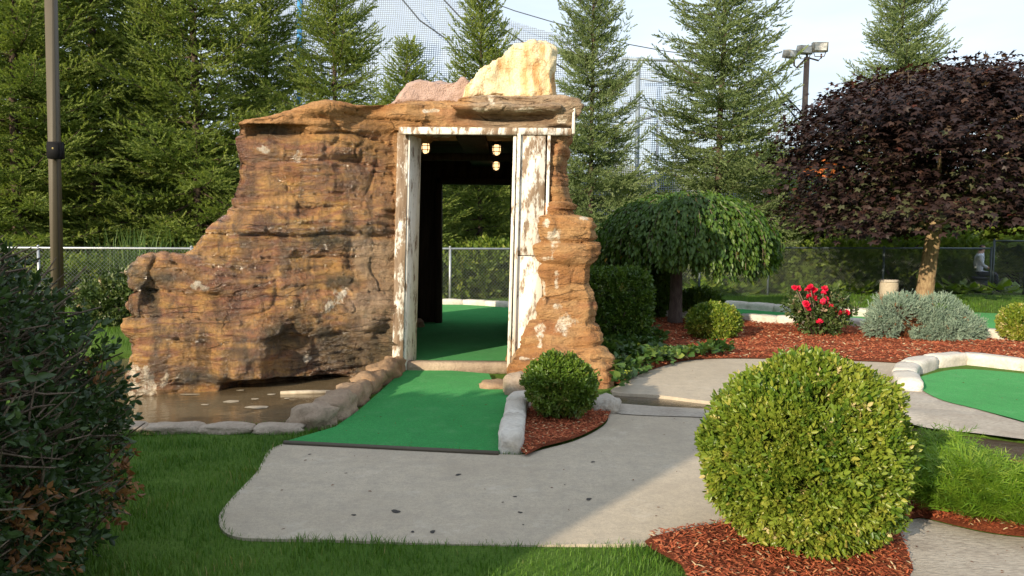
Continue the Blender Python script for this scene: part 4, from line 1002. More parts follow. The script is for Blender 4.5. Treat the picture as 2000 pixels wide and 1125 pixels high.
# hostas along the far fence
def hostas():
    lt = []
    for s in range(3):
        r = np.random.default_rng(s+70); parts = []
        for i in range(16):
            az = i*2.4+r.normal()*.2; el = rad(28+50*(i/16)); ln = .8+.35*r.random()
            dd = np.array([[math.cos(az)*math.sin(el), math.sin(az)*math.sin(el), math.cos(el)]])
            mid = dd[0]*.45*ln
            tip = np.array([[math.cos(az), math.sin(az), -.25]])
            parts.append(xf(leaf_hex(.62, .12), frames(unit(dd+tip*.6), np.array([math.pi]))[0], mid, .62*ln))
        lt.append(join_t(parts))
    ms = [np_mesh('leaves', t[0], t[1], np.clip(rng.normal(.55, .2, len(t[0])//6).repeat(6), 0, 1)) for t in lt]
    spots = [(x, 577+.3*math.sin(x)) for x in range(1345, 1705, 27)]+[(x, 575) for x in range(1840, 1995, 30)]
    for i, (px, py) in enumerate(spots):
        g = G(px+4*math.sin(i*9), py-3*(i % 2))
        lab = ('bright green leafy hosta at the far fence, %s from the left in its row' % ORD[i]) if px < 1710 else ('shaded hosta at the fence right of the purple trunk, %s from the left' % ORD[i-14])
        r = thing('hosta', lab, 'hosta', (g.x, g.y, .0), 'sunny hostas along the fence' if px < 1710 else 'shaded hostas along the fence', i*1.3)
        o = link('leaves', ms[i % 3], M['hosta'], r, False); s = .5+.1*((i*7) % 4)/4; o.scale = (s*1.1, s*1.1, s)
hostas()

# ------------------------------------------------------------------ trees
def conifer_mesh(seed, H, R, z0=.3, dens=1., up=0.):
    r = np.random.default_rng(seed); P, Dr, S, Rn = [], [], [], []
    wood = Acc()
    nb = 22; zz = np.linspace(0, H, nb); wob = np.cumsum(r.normal(0, .012, (nb, 2)), 0)
    wood.tube(np.concatenate([wob, zz[:, None]], 1), (.085*(H/9))*(1-zz/H)**.8+.012, 8)
    z = z0; az = 0.
    while z < H-.1:
        f = z/H; k = 5 if f < .85 else 4
        for j in range(k):
            az += 2.4+r.normal()*.25
            Lb = R*max(.06, (1-f)**.60)*r.uniform(.66, 1.18)
            if f < .12: Lb *= .85
            e = rad(-14+58*f**1.2+up+r.normal()*7)
            dh = np.array((math.cos(az), math.sin(az), 0)); sidev = np.array((-dh[1], dh[0], 0))
            zb = z+r.uniform(-.12, .12); i0 = np.array((np.interp(zb, zz, wob[:, 0]), np.interp(zb, zz, wob[:, 1]), zb))
            sag = r.uniform(-.16, .0)*(1-f); tip = r.uniform(.10, .25)
            bend = r.normal()*.12
            def pt(t): return i0+dh*Lb*t*math.cos(e)+sidev*Lb*bend*t*t+np.array((0, 0, Lb*(math.sin(e)*t+sag*t*(1-t)*2+tip*t*t*t)))
            ts = np.linspace(0, 1, 5); wood.tube([pt(t) for t in ts], (.008+.016*Lb/2)*(1-.8*ts), 3, cap=False)
            tone = r.normal(0, .10)
            t = .06
            while t < 1.:
                p = pt(t); fw = unit(pt(min(1, t+.05))-pt(t-.05))
                for sd in (-1, 1):
                    if r.random() > .93*dens: continue
                    lb = (.10+.50*Lb*(1-t)**.9*min(1, .5+t))*r.uniform(.7, 1.2); lb = min(lb, .95)
                    dd = unit(fw*.72+sidev*sd*.80+np.array((0, 0, r.normal()*.16-.05)))
                    q = 0.0
                    while True:
                        pq = p+dd*q+np.array((0, 0, -.12*q*q))
                        s2 = 1 if (int(q*10) % 2) else -1
                        td = unit(dd*.8+fw*.45*s2*(q > 0)+np.array((0, 0, r.normal()*.25+.05))+r.normal(0, .14, 3)) if q+.14 < lb else unit(dd+np.array((0, 0, .15)))
                        P.append(pq); Dr.append(td); S.append(r.uniform(.20, .31)); Rn.append(.34+.30*t*(.3+q/ .95)+tone+r.normal()*.13)
                        q += .15
                        if q > lb: break
                t += .135/Lb*(1 if Lb > .5 else .8)
            P.append(pt(1.)-0); Dr.append(unit(pt(1.)-pt(.9))); S.append(.3); Rn.append(.75)
        z += (.215 if f < .8 else .17)/dens**.3
    P.append(np.array((wob[-1, 0], wob[-1, 1], H-.1))); Dr.append(np.array((0, 0, 1.))); S.append(.4); Rn.append(.7)
    P, Dr, S, Rn = np.array(P), np.array(Dr), np.array(S), np.clip(np.array(Rn), 0, 1)
    T = [needle_twig(14, seed*10+i, .30, .115) for i in range(4)]
    V, F, Q = scatter(T, frames(Dr, rng.uniform(0, 6, len(P))), P, S, Rn)
    return wood.mesh('trunk', True), np_mesh('crown', V, F, Q), len(P)
CONS = [conifer_mesh(11, 10.5, 2.5), conifer_mesh(12, 9.0, 2.0, up=6), conifer_mesh(13, 11.5, 2.7, dens=.93)]
def fir(px, y, kind, sx, sz, label, blue=False, rz=0., tilt=0.):
    p = D(px, 470, y); r = thing('fir_tree', label, 'fir tree', (p.x, y, -.05), 'fir trees behind the fence', rz)
    r.scale = (sx, sx, sz)
    w_, c_ = CONS[kind][:2]
    link('trunk', w_, M['bark'], r, False); o = link('crown', c_, M['fir'], r, False)
    if blue: o.material_slots[0].link = 'OBJECT'; o.material_slots[0].material = M['bluefir']
fir(28, 18.4, 2, 1.0, 1.0, 'fir tree at the far left edge of the picture', rz=.4)
fir(-120, 20.5, 0, 1.2, 1.1, 'fir tree mostly beyond the left edge behind its neighbour', rz=2.)
fir(185, 21.0, 0, 1.25, 1.25, 'dark fir tree just right of the taupe post', rz=1.2)
fir(105, 24.5, 2, 1.2, 1.25, 'fir tree filling the gap behind the taupe post', rz=3.7)
fir(296, 25.0, 1, 1.3, 1.35, 'fir tree deep in the gap left of the broad one', rz=3.)
fir(392, 19.8, 2, 1.02, 1.10, 'broad fir tree between taupe post and rock wall', rz=2.9)
fir(525, 23.5, 1, 1.15, 1.15, 'fir tree half hidden left of the blue pole', rz=.3)
fir(660, 20.8, 0, .88, 1.0, 'dense fir tree rising above the middle of the rock wall', rz=4.0)
fir(796, 19.8, 1, .92, .70, 'lower fir tree behind the pinkish boulder', rz=5.1)
fir(938, 22.0, 1, .86, 1.02, 'slender fir tree left of the pale cream boulder', rz=1.9)
fir(1150, 21.8, 0, .74, 1.04, 'narrow dense fir tree right of the pale cream boulder', True, rz=.8)
fir(1397, 23.2, 2, .98, 1.10, 'tall bluish fir tree rising behind the weeping tree', True, rz=5.6)
fir(1748, 25.5, 0, 1.0, 1.15, 'fir tree rising behind the purple tree', True, rz=3.3)
fir(1225, 26.5, 1, .75, .40, 'low fir tree between the two bluish ones by the steel post', rz=1.1)
fir(1500, 27.5, 1, .9, .52, 'low fir tree behind the weeping crown near the floodlight pole', rz=2.6)
fir(1975, 30.0, 1, 1.1, .80, 'fir tree hidden behind the right part of the purple tree', rz=3.3)

def broad_mesh(seed, R, H, n, leaf=.16, nb=9):
    r = np.random.default_rng(seed); wood = Acc(); cl = []
    wood.tube([(0,0,0),(.03,.02,H*.2),(0,0,H*.45),(.05,0,H*.7)], np.array((.17,.14,.10,.05))*(H/6), 8)
    for i in range(nb):
        az = i*2.4; e = np.array((math.cos(az)*R*r.uniform(.4,.7), math.sin(az)*R*r.uniform(.4,.7), H*r.uniform(.35,.85)))
        wood.tube([(0,0,H*.22+i*.02*H), e*.5+np.array((0,0,H*.16)), e], np.array((.06,.04,.015))*(H/6), 5)
    nc = 90
    d = unit(r.normal(size=(nc, 3))); rr = r.uniform(.45, 1.0, nc)[:, None]
    C = d*rr*np.array((R, R, H*.42))*.86+np.array((0, 0, H*.55)); C *= (1+.08*r.normal(size=(nc, 1)))
    C = C[C[:, 2] > H*.10]
    idx = r.integers(0, len(C), n); o = unit(r.normal(size=(n, 3)))*r.uniform(.55, 1., n)[:, None]*np.array((.30, .30, .24))*R
    P = C[idx]+o
    dd = unit(o*.7+r.normal(0, .5, (n, 3))*.6+np.array((0, 0, -.15)))
    V, F, Q = scatter([leaf_rhomb(.65), leaf_rhomb(.8)], frames(dd, r.uniform(0, 6, n)), P, leaf*r.uniform(.7, 1.3, n), np.clip(r.normal(.5, .2, n)+.15*r.normal(size=len(C))[idx], 0, 1))
    return wood.mesh('trunk', True), np_mesh('crown', V, F, Q)
BR = [broad_mesh(31, 2.6, 6., 14000, .26), broad_mesh(32, 2.2, 4.4, 12000, .22)]
def broad(px, y, kind, sx, sz, label, rz=0., z=-.25, m='broad'):
    p = D(px, 470, y); r = thing('leafy_tree', label, 'tree', (p.x, y, z), 'leafy trees far behind the fence', rz); r.scale = (sx, sx, sz)
    link('trunk', BR[kind][0], M['bark'], r, False); link('crown', BR[kind][1], M[m], r, False)
for i, (px, y, k, sx, sz, lab) in enumerate([(60,30,0,1.4,1.0,'leafy tree in the gap behind the leftmost fir'),(300,32,0,1.5,1.05,'leafy tree low behind the firs left of the rock'),(560,34,0,1.5,.85,'leafy tree low behind the blue pole'),(760,33,1,1.5,1.0,'leafy tree low behind the rock wall'),(905,28,1,1.05,1.15,'bright leafy tree framed by the far tunnel opening'),(1010,36,0,1.5,.7,'leafy tree hidden behind the doorway lintel'),(1210,42,0,1.5,.95,'leafy tree behind the steel cage post'),(1330,46,0,1.6,1.0,'leafy tree low behind the bluish fir'),(1480,44,0,1.7,1.15,'leafy tree left of the floodlight pole'),(1560,36,1,1.3,.9,'leafy tree below the floodlights'),(1660,30,1,1.2,.75,'low leafy tree behind the concrete bin'),(1850,33,0,1.4,.75,'leafy tree low behind the purple tree'),(1985,31,1,1.5,.95,'sunlit leafy tree at the right edge behind the fence'),(2090,34,0,1.5,.9,'leafy tree beyond the right edge')]):
    broad(px, y, k, sx, sz, lab, i*1.1)
# low shrubs directly behind the fence
for i, (px, y, rx, h, lab) in enumerate([(890,19.2,1.0,.65,'low green shrub behind the fence left in the tunnel view'),(965,19.5,1.0,.75,'low green shrub behind the fence right in the tunnel view'),(1540,22.2,1.1,.7,'low rusty green shrub behind the fence left of the bin'),(1630,22.6,1.1,.8,'low shrub behind the fence just left of the bin'),(1760,23.2,1.2,.8,'low shaded shrub behind the fence at the purple tree'),(1850,23.5,1.2,.9,'low shaded shrub behind the fence right of the purple trunk'),(1440,21.6,1.0,.7,'low shrub behind the fence under the weeping crown'),(150,17.0,1.2,.55,'low shrub behind the fence by the taupe post'),(330,17.2,.9,.5,'low shrub behind the fence at the rock end')]):
    p = D(px, 470, y); shrub('shrub', lab, (p.x, y, -.1), (rx, rx*.7, h), 800, .29, M['broad'], zc=h*.95, lump=.3, rmean=.45, group='low shrubs behind the fence')
p = G(232, 640); shrub('shrub', 'low flowering shrub in front of the fence left of the rock', (p.x, 13.2, 0), (.8,.6,.45), 1100, .18, M['rose'], zc=.42, lump=.25, rmean=.5, rfun=lambda P, r: r)

# weeping cherry with a mushroom crown
def weeping():
    g = G(1318, 634); root = thing('weeping_tree', 'weeping tree with a low mushroom shaped green crown', 'weeping tree', (g.x, g.y, 0))
    a = Acc(); zz = np.linspace(-.05, 1.55, 9); a.tube(np.stack([.01*np.sin(zz*3), .01*np.cos(zz*4), zz], 1), .115+.03*np.exp(-zz*6)-.02*zz/1.5, 12)
    for i in range(16):
        t = i*2.4; R = .9; a.tube([(0, 0, 1.35+.01*i), (math.cos(t)*R*.45, math.sin(t)*R*.45, 1.85), (math.cos(t)*R, math.sin(t)*R, 1.95), (math.cos(t)*R*1.35, math.sin(t)*R*1.3, 1.6)], np.array((.05,.035,.02,.008)), 5)
    link('trunk', a.mesh('trunk', True), M['cherry_bark'], root, False)
    P, Dv, S, Rn = [], [], [], []; cx = .16
    r = np.random.default_rng(8); tw = Acc()
    for s in range(1500):
        az = r.uniform(0, 2*math.pi); u0 = r.uniform(0, 1.15)**.75; L_ = r.uniform(.3, .85); sk = 1.20+.07*math.sin(az*3+1)+.06*r.normal()
        sh = r.uniform(.80, 1.02); tone = r.normal(0, .12); pts = []
        q = 0.
        while q < L_:
            u = u0+q/1.9                                  # 0 = top centre, about 1 = shoulder, then hanging
            if u < 1.05: th = u*rad(80); rr = 1.56*math.sin(th)**.92; zz_ = 1.26+1.02*math.cos(th)
            else: th = rad(84); rr = 1.56*math.sin(th)**.92+.02*(u-1.05); zz_ = 1.26+1.02*math.cos(th)-(u-1.05)*1.7
            if zz_ < sk-.12: break
            p = np.array((cx+rr*sh*math.cos(az), rr*sh*math.sin(az)*.95, zz_-(1-sh)*.9)); pts.append(p); q += .05
        if len(pts) < 3: continue
        pts = np.array(pts); tg = np.gradient(pts, axis=0)
        if s % 3 == 0 and len(pts) > 4: tw.tube(pts[::3], .005, 3, cap=False)
        for p, t in zip(pts, tg):
            out = np.array((math.cos(az), math.sin(az), 0))
            for _ in range(2 if r.random() < .6 else 1):
                P.append(p+r.normal(0, .025, 3)); Dv.append(unit(unit(t)*.7+np.array((0, 0, -.75))+out*.4+r.normal(0, .42, 3))); S.append(r.uniform(.075, .11)); Rn.append(.45+tone+r.normal()*.14)
    P, Dv, S, Rn = map(np.array, (P, Dv, S, Rn)); Rn = np.clip(Rn, 0, .92); Rn[r.random(len(Rn)) < .004] = .97
    up = unit(P*np.array((1, 1, 0))+np.array((0, 0, .6)))
    V, F, R = scatter([leaf_hex(.46, .06), leaf_hex(.52, .1)], frames(Dv, r.normal(0, .6, len(P)), up), P, S, Rn)
    link('crown', np_mesh('crown', V, F, R), M['cherry'], root, False); link('hanging_twigs', tw.mesh('hanging_twigs'), M['twig'], root, False)
weeping()

# purple maple
def maple():
    g = G(1804, 594); root = thing('purple_maple', 'purple leaved maple with a broad dense crown on the far lawn', 'maple tree', (g.x, g.y, 0))
    a = Acc(); zz = np.linspace(-.1, 2.0, 10)
    a.tube(np.stack([.10*zz-.01, .01*np.sin(zz*3), zz], 1), .19+.09*np.exp(-(zz+.1)*5)-.015*zz, 14)
    r = np.random.default_rng(4)
    for i in range(13):
        t = i*2.4; R = r.uniform(1.6, 2.9); zt = r.uniform(2.6, 4.4)
        a.tube([(.19, 0, 1.75+.03*i), (.2+math.cos(t)*R*.3, math.sin(t)*R*.3, 1.9+.35*(zt-1.9)), (.2+math.cos(t)*R*.65, math.sin(t)*R*.65, zt-.3), (.2+math.cos(t)*R, math.sin(t)*R, zt)], np.array((.10,.07,.045,.02)), 6)
    link('trunk', a.mesh('trunk', True), M['maple_bark'], root, False)
    # crown: tiers of flattened leaf clumps under a broad dome
    C = []
    while len(C) < 820:
        z = r.uniform(1.85, 5.2); t = (z-1.85)/3.35
        Rm = 3.75*math.sin(min(1, .62+.55*t)*math.pi/2)**.8*max(0, 1-max(0, (t-.42)/.60)**2.0)**.5 if t > .1 else 3.6
        q = r.random()**.42; az = r.uniform(0, 2*math.pi)
        if t < .12 and q < .55: continue
        C.append((.45+q*Rm*math.cos(az), q*Rm*math.sin(az), z+.10*math.sin(az*3)-.10*(q > .8)*(t < .3)))
    C = np.array(C); n = 34000; idx = r.integers(0, len(C), n)
    off = r.normal(size=(n, 3))*np.array((.27, .27, .10)); P = C[idx]+off
    rad_ = P-np.array((.35, 0, 3.2)); out = unit(rad_*np.array((1, 1, .25)))
    Dv = unit(out*.75+off*1.2+r.normal(0, .35, (n, 3))+np.array((0, 0, -.28)))
    up = unit(np.array((0, 0, 1.))+out*.55+r.normal(0, .25, (n, 3)))
    tone = r.normal(0, .10, len(C))
    Rn = np.clip(.42+tone[idx]+r.normal(0, .18, n)+.26*ss(4.2, 5.5, P[:, 2]), 0, .9)  # top leaves redder and lighter, a highlight painted into the colour
    low = r.random(n) < .16*(1-ss(2.2, 4.2, P[:, 2])); Rn[low] = r.uniform(.93, .98, low.sum())  # some low leaves grey-green, glints painted as leaf colour
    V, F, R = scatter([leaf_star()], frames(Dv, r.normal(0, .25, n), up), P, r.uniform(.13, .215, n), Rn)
    # top shoots
    VS_, FS_, RS_ = [V], [F], [R]; m = len(V); sp, sd_ = [], []
    tw = Acc()
    for i in range(46):
        az = r.uniform(0, 6.3); q = r.uniform(.1, .85); b0 = np.array((.35+q*2.6*math.cos(az), q*2.6*math.sin(az), 4.95-1.3*q*q)); h = r.uniform(.25, .65)
        tw.tube([b0-np.array((0,0,.3)), b0+np.array((.03*r.normal(), 0, h))], np.array((.012,.004)), 4)
        for j in range(7):
            sp.append(b0+np.array((r.normal()*.05, r.normal()*.05, h*(.25+.75*j/6)))); sd_.append(unit(np.array((math.cos(j*2.4), math.sin(j*2.4), .3))))
    # a clump that has turned orange
    oc = np.array(D(1606, 333, g.y-2.2))-np.array((g.x, g.y, 0)); no = 26
    V2, F2, R2 = scatter([leaf_star()], frames(np.array(sd_), None), np.array(sp), r.uniform(.12, .18, len(sp)), np.full(len(sp), .8)); FS_.append(F2+m); VS_.append(V2); RS_.append(R2); m += len(V2)
    dd = unit(r.normal(size=(no, 3))+np.array((0, -.6, -.2))); V3, F3, R3 = scatter([leaf_star()], frames(dd), oc+r.normal(size=(no, 3))*np.array((.17, .12, .07)), np.full(no, .11), np.full(no, 1.)); FS_.append(F3+m); VS_.append(V3); RS_.append(R3)
    link('crown', np_mesh('crown', np.concatenate(VS_), np.concatenate(FS_), np.concatenate(RS_)), M['maple'], root, False)
    link('shoots', tw.mesh('shoots'), M['twig'], root, False)['kind'] = 'stuff'
maple()

# near left hedge: dark leaves, bare twigs, some dead leaves
def hedge():
    base = np.array((-2.96, 3.2, 0)); root = thing('overgrown_hedge', 'dark overgrown hedge with bare twigs and dead leaves at the near left', 'hedge', base)
    rd = (1.16, .90, .85); n = 11000
    P, N = superell(n, rd, 3.2, (.78, 1.03), -1.2); P[:, 2] += .70
    P *= (1+.05*fbm(P[:,0]*2.2, P[:,1]*2.2, P[:,2]*2.2, 3))[:, None]
    P[:, 2] *= 1-.14*ss(.1, .8, P[:, 1])-.06*ss(.7, 1.2, P[:, 0])
    # bare band on the side of the hedge
    bare = pn(P[:, 0]*1.6, P[:, 1]*1.6, P[:, 2]*2.4+4)
    keep = (P[:, 2] > .01) & (rng.random(len(P)) < np.where((P[:, 2] > .85) & (P[:, 2] < 1.38) & (P[:, 1] < .8), .45+.4*(bare > .15), .97))
    P, N = P[keep], N[keep]
    d = unit(N*.6+rng.normal(0, .6, P.shape)+np.array((.15, 0, .1)))
    dead = (pn(P[:, 0]*2.4+9, P[:, 1]*2.4, P[:, 2]*2.4) > .22) & (P[:, 2] < .95) & (rng.random(len(P)) < .55)
    rn = np.where(dead, rng.uniform(.82, 1, len(P)), np.clip(rng.normal(.4, .2, len(P)), 0, .79))
    V, F, R = scatter([sprig(6, leaf_hex(.55, .1), .48, 200+i) for i in range(5)], frames(d, rng.uniform(0, 6, len(P))), P, .085*rng.uniform(.7, 1.35, len(P)), rn)
    link('foliage', np_mesh('foliage', V, F, R), M['hedge'], root, False)
    a = Acc()
    P, N = superell(3000, rd, 3.2, (.74, 1.0), -1.2); P[:, 2] += .70; P[:, 2] *= 1-.14*ss(.1, .8, P[:, 1])-.06*ss(.7, 1.2, P[:, 0]); P = P[P[:, 2] > .1]
    for i, p in enumerate(P):
        dd = unit(np.array((.85, -.15, .42))+rng.normal(0, .32, 3)); l = rng.uniform(.2, .5)
        a.tube([p-dd*l*.6, p+rng.normal(0, .015, 3), p+dd*l*.42+np.array((0, 0, .02))], np.array((.0065,.005,.0025)), 4, cap=False)
    link('twigs', a.mesh('twigs'), M['twig'], root, False)
    a = Acc()
    for i in range(9):
        t = i*2.4; e = np.array((math.cos(t)*.8, math.sin(t)*.75, .95)); a.tube([e*np.array((.5,.5,0)), e*.7, e], np.array((.03,.02,.01)), 6)
    link('stems', a.mesh('stems'), M['bark'], root, False)
hedge()
# hedge added beside the camera, out of view, to shade the near hedge
shrub('shade_hedge', 'unseen green hedge added beside the viewer to shade the near hedge', (-4.75, .95, 0), (1.4,1.2,1.08), 1900, .40, M['hedge'], 'hedge', p=5., zc=1.06, cut=-1.2, lump=.03, rmean=.35)

# reeds
def reeds():
    p = D(272, 470, 16.9); root = thing('reed_clump', 'tall green reed grass behind the fence left of the rock', 'reeds', (p.x, 16.9, 0))
    n = 420; th = rng.uniform(0, 6.3, n); rr = rng.uniform(0, .75, n)**.8
    P = np.stack([rr*np.cos(th)*1.2, rr*np.sin(th)*.6, np.zeros(n)], 1)
    v = np.array([(-.5,0,0),(.5,0,0),(-.45,.03,.5),(.45,.03,.5),(-.3,.12,.8),(.3,.12,.8),(0,.28,1.)]); F0 = np.array([(0,1,2),(1,3,2),(2,3,4),(3,5,4),(4,5,6)])
    a = rng.uniform(0, 6.3, n); c, s = np.cos(a), np.sin(a); w = rng.uniform(.016, .026, n); h = rng.uniform(.8, 1.75, n); Z = np.zeros(n)
    Mx = np.stack([np.stack([c*w, -s, P[:, 0]*.25], 1), np.stack([s*w, c, P[:, 1]*.25], 1), np.stack([Z, Z, h], 1)], 1)
    V, F, R = scatter([(v, F0)], Mx, P, 1., rng.random(n)); link('blades', np_mesh('blades', V, F, R), M['reed'], root, False)
reeds()

# ------------------------------------------------------------------ fences
def fence(label, pts, h, post_px=None, spacing=2.6, rail_m='galv', postm='galv', cell=.075, wr=.0028, z0=0.):
    P = [np.array(p, float) for p in pts]; root = thing('chain_link_fence', label, 'fence', (P[0][0], P[0][1], 0))
    a = Acc()
    a.tube([(p[0], p[1], h) for p in P], .024, 8); link('top_rail', a.mesh('top_rail', True), M[rail_m], root)
    W = Acc()
    for p, q in zip(P, P[1:]):
        L_ = np.linalg.norm(q-p); d = (q-p)/L_; k = max(1, int(round(L_/spacing)))
        for i in range(k+1):
            c = p+d*L_*i/k
            b = Acc(); b.tube([(c[0], c[1]-.0, -.1), (c[0], c[1], h+.03)], .03, 8); b.tube([(c[0], c[1], h+.03), (c[0], c[1], h+.06)], np.array((.036, .012)), 8)
            if i < k or q is P[-1]: link('post', b.mesh('post', True), M[postm], root)
        hh = h-.05; nn = np.array((-d[1], d[0]))*.004
        for s in (-1, 1):
            x = -hh*(s > 0)
            x0 = -hh
            while x0 < L_:
                # diagonal wire from (x0,0) to (x0+hh,hh), clipped to the panel
                ta, tb = max(0, -x0), min(hh, L_-x0)
                if tb > ta+.02:
                    u0, u1 = (x0+ta, x0+tb); z_0, z_1 = (ta, tb) if s > 0 else (hh-ta, hh-tb)
                    pa, pb = p+d*u0+nn*s, p+d*u1+nn*s
                    W.tube([(pa[0], pa[1], z_0+.03+z0), (pb[0], pb[1], z_1+.03+z0)], wr, 3, cap=False)
                x0 += cell
    o = link('wire_mesh', W.mesh('wire_mesh'), M['wire'], root); o['kind'] = 'stuff'
    return root
fence('chain link fence with a pale top rail left of the rock', [(-15, 14.95), (-6.4, 15.9), (-2.4, 17.25)], 1.22)
fence('chain link fence seen through the tunnel opening', [(-2.35, 17.3), (-1.38, 17.7), (2.6, 18.7)], 1.22)
fence('dark chain link fence along the far lawn on the right', [(2.65, 18.72), (6.55, 20.35), (9.93, 21.3), (13.25, 22.05)], 1.25, postm='darkmetal', rail_m='darkmetal')
fence('taller gate section of chain link fence at the right edge', [(13.32, 22.05), (14.1, 21.9), (17.5, 21.2)], 1.46, postm='darkmetal', rail_m='darkmetal', spacing=1.6)

# ------------------------------------------------------------------ post with speaker
p = D(108, 470, 8.6)
root = thing('square_post', 'tall square taupe metal post behind the near hedge', 'post', (p.x, 8.6, 0))
a = Acc(); a.box((0, 0, 2.4), (.095, .095, 4.8), 0); me = a.mesh('shaft')
b = bmesh.new(); b.from_mesh(me); bmesh.ops.bevel(b, geom=b.edges[:], offset=.012, segments=2, affect='EDGES'); b.to_mesh(me); b.free()
link('shaft', me, M['post'], root, False).rotation_euler = (0, rad(.5), rad(5))
a = Acc(); a.box((0, 0, 0), (.2, .2, .02)); o = link('base_plate', a.mesh('base_plate'), M['post'], root, False); o.location = (0, 0, .01)
q = D(109, 294, 8.5); 
sp = thing('speaker_box', 'small black speaker box strapped to the taupe post', 'speaker', (q.x, 8.495, q.z))
a = Acc(); a.box((0, 0, 0), (.148, .09, .178)); me = a.mesh('case'); b = bmesh.new(); b.from_mesh(me); bmesh.ops.bevel(b, geom=b.edges[:], offset=.006, segments=2, affect='EDGES'); b.to_mesh(me); b.free()
link('case', me, M['black'], sp, False)
a = Acc(); a.box((0, -.047, .0), (.118, .006, .148)); link('grille', a.mesh('grille'), M['black'], sp, False)
a = Acc(); a.box((-.004, -.052, .018), (.006, .003, .018)); a.box((.004, -.052, .022), (.012, .003, .004)); a.box((.004, -.052, .012), (.012, .003, .004)); link('emblem', a.mesh('emblem'), M['gold'], sp, False)

# ------------------------------------------------------------------ floodlight pole
FY = 30.
t = D(1576, 112, FY); bt = D(1560, 470, FY)
root = thing('floodlight_pole', 'tall brown pole carrying three floodlights beyond the fence', 'light pole', (bt.x, FY, 0))
a = Acc(); a.tube([(0, 0, -.3), (t.x-bt.x, 0, t.z)], np.array((.13, .10)), 10); link('pole', a.mesh('pole', True), M['lamppole'], root, False)
tx, tz = t.x-bt.x, t.z
cr = Acc(); cl_, cr_ = D(1551, 126, FY), D(1604, 113, FY)
cr.tube([(cl_.x-bt.x, 0, cl_.z+.15), (cl_.x-bt.x, 0, cl_.z-.03), (cl_.x-bt.x+.1, 0, cl_.z-.12), (tx, 0, tz), (cr_.x-bt.x-.1, 0, cr_.z-.1), (cr_.x-bt.x, 0, cr_.z-.0), (cr_.x-bt.x, 0, cr_.z+.15)], .035, 8)
cr.tube([(tx, 0, tz), (tx, 0, tz+.22)], .045, 8)
link('cross_arm', cr.mesh('cross_arm', True), M['lamppole'], root, False)
for px, py, w, rz in ((1542,107,.46,.5),(1570,99,.50,.25),(1599,94,.56,-.05)):
    c = D(px, py, FY); hd = Acc()
    v = np.array([(-.5,-.35,-.32),(.5,-.35,-.32),(.5,.35,-.22),(-.5,.35,-.22),(-.5,-.42,.30),(.5,-.42,.30),(.38,.3,.42),(-.38,.3,.42)])*w
    cz, sz = math.cos(rz), math.sin(rz); v = np.stack([v[:,0]*cz-v[:,1]*sz, v[:,0]*sz+v[:,1]*cz, v[:,2]], 1)+np.array((c.x-bt.x, 0, c.z))
    hd.add(v, [f for q in [(0,3,2,1),(4,5,6,7),(0,1,5,4),(1,2,6,5),(2,3,7,6),(3,0,4,7)] for f in ((q[0],q[1],q[2]),(q[0],q[2],q[3]))])
    h = link('floodlight', hd.mesh('floodlight'), M['lampbox'], root, False)
    ls = Acc(); g_ = np.array([(-.38,-.37,-.22),(.38,-.37,-.22),(.38,-.425,.22),(-.38,-.425,.22)])*w; g_[:,1] -= .02
    g_ = np.stack([g_[:,0]*cz-g_[:,1]*sz, g_[:,0]*sz+g_[:,1]*cz, g_[:,2]], 1)+np.array((c.x-bt.x, 0, c.z)); ls.add(g_, [(0,1,2),(0,2,3)])
    o = link('lens', ls.mesh('lens'), M['glint'], h, False)
    br = Acc(); br.tube([(c.x-bt.x-.3*w*1.2, 0, c.z-.1), (c.x-bt.x-.3*w, -.1, c.z-.26-.12*w), (c.x-bt.x+.3*w, -.1, c.z-.26-.12*w), (c.x-bt.x+.55*w, 0, c.z-.05)], .018, 6); link('bracket', br.mesh('bracket'), M['lamppole'], h, False)

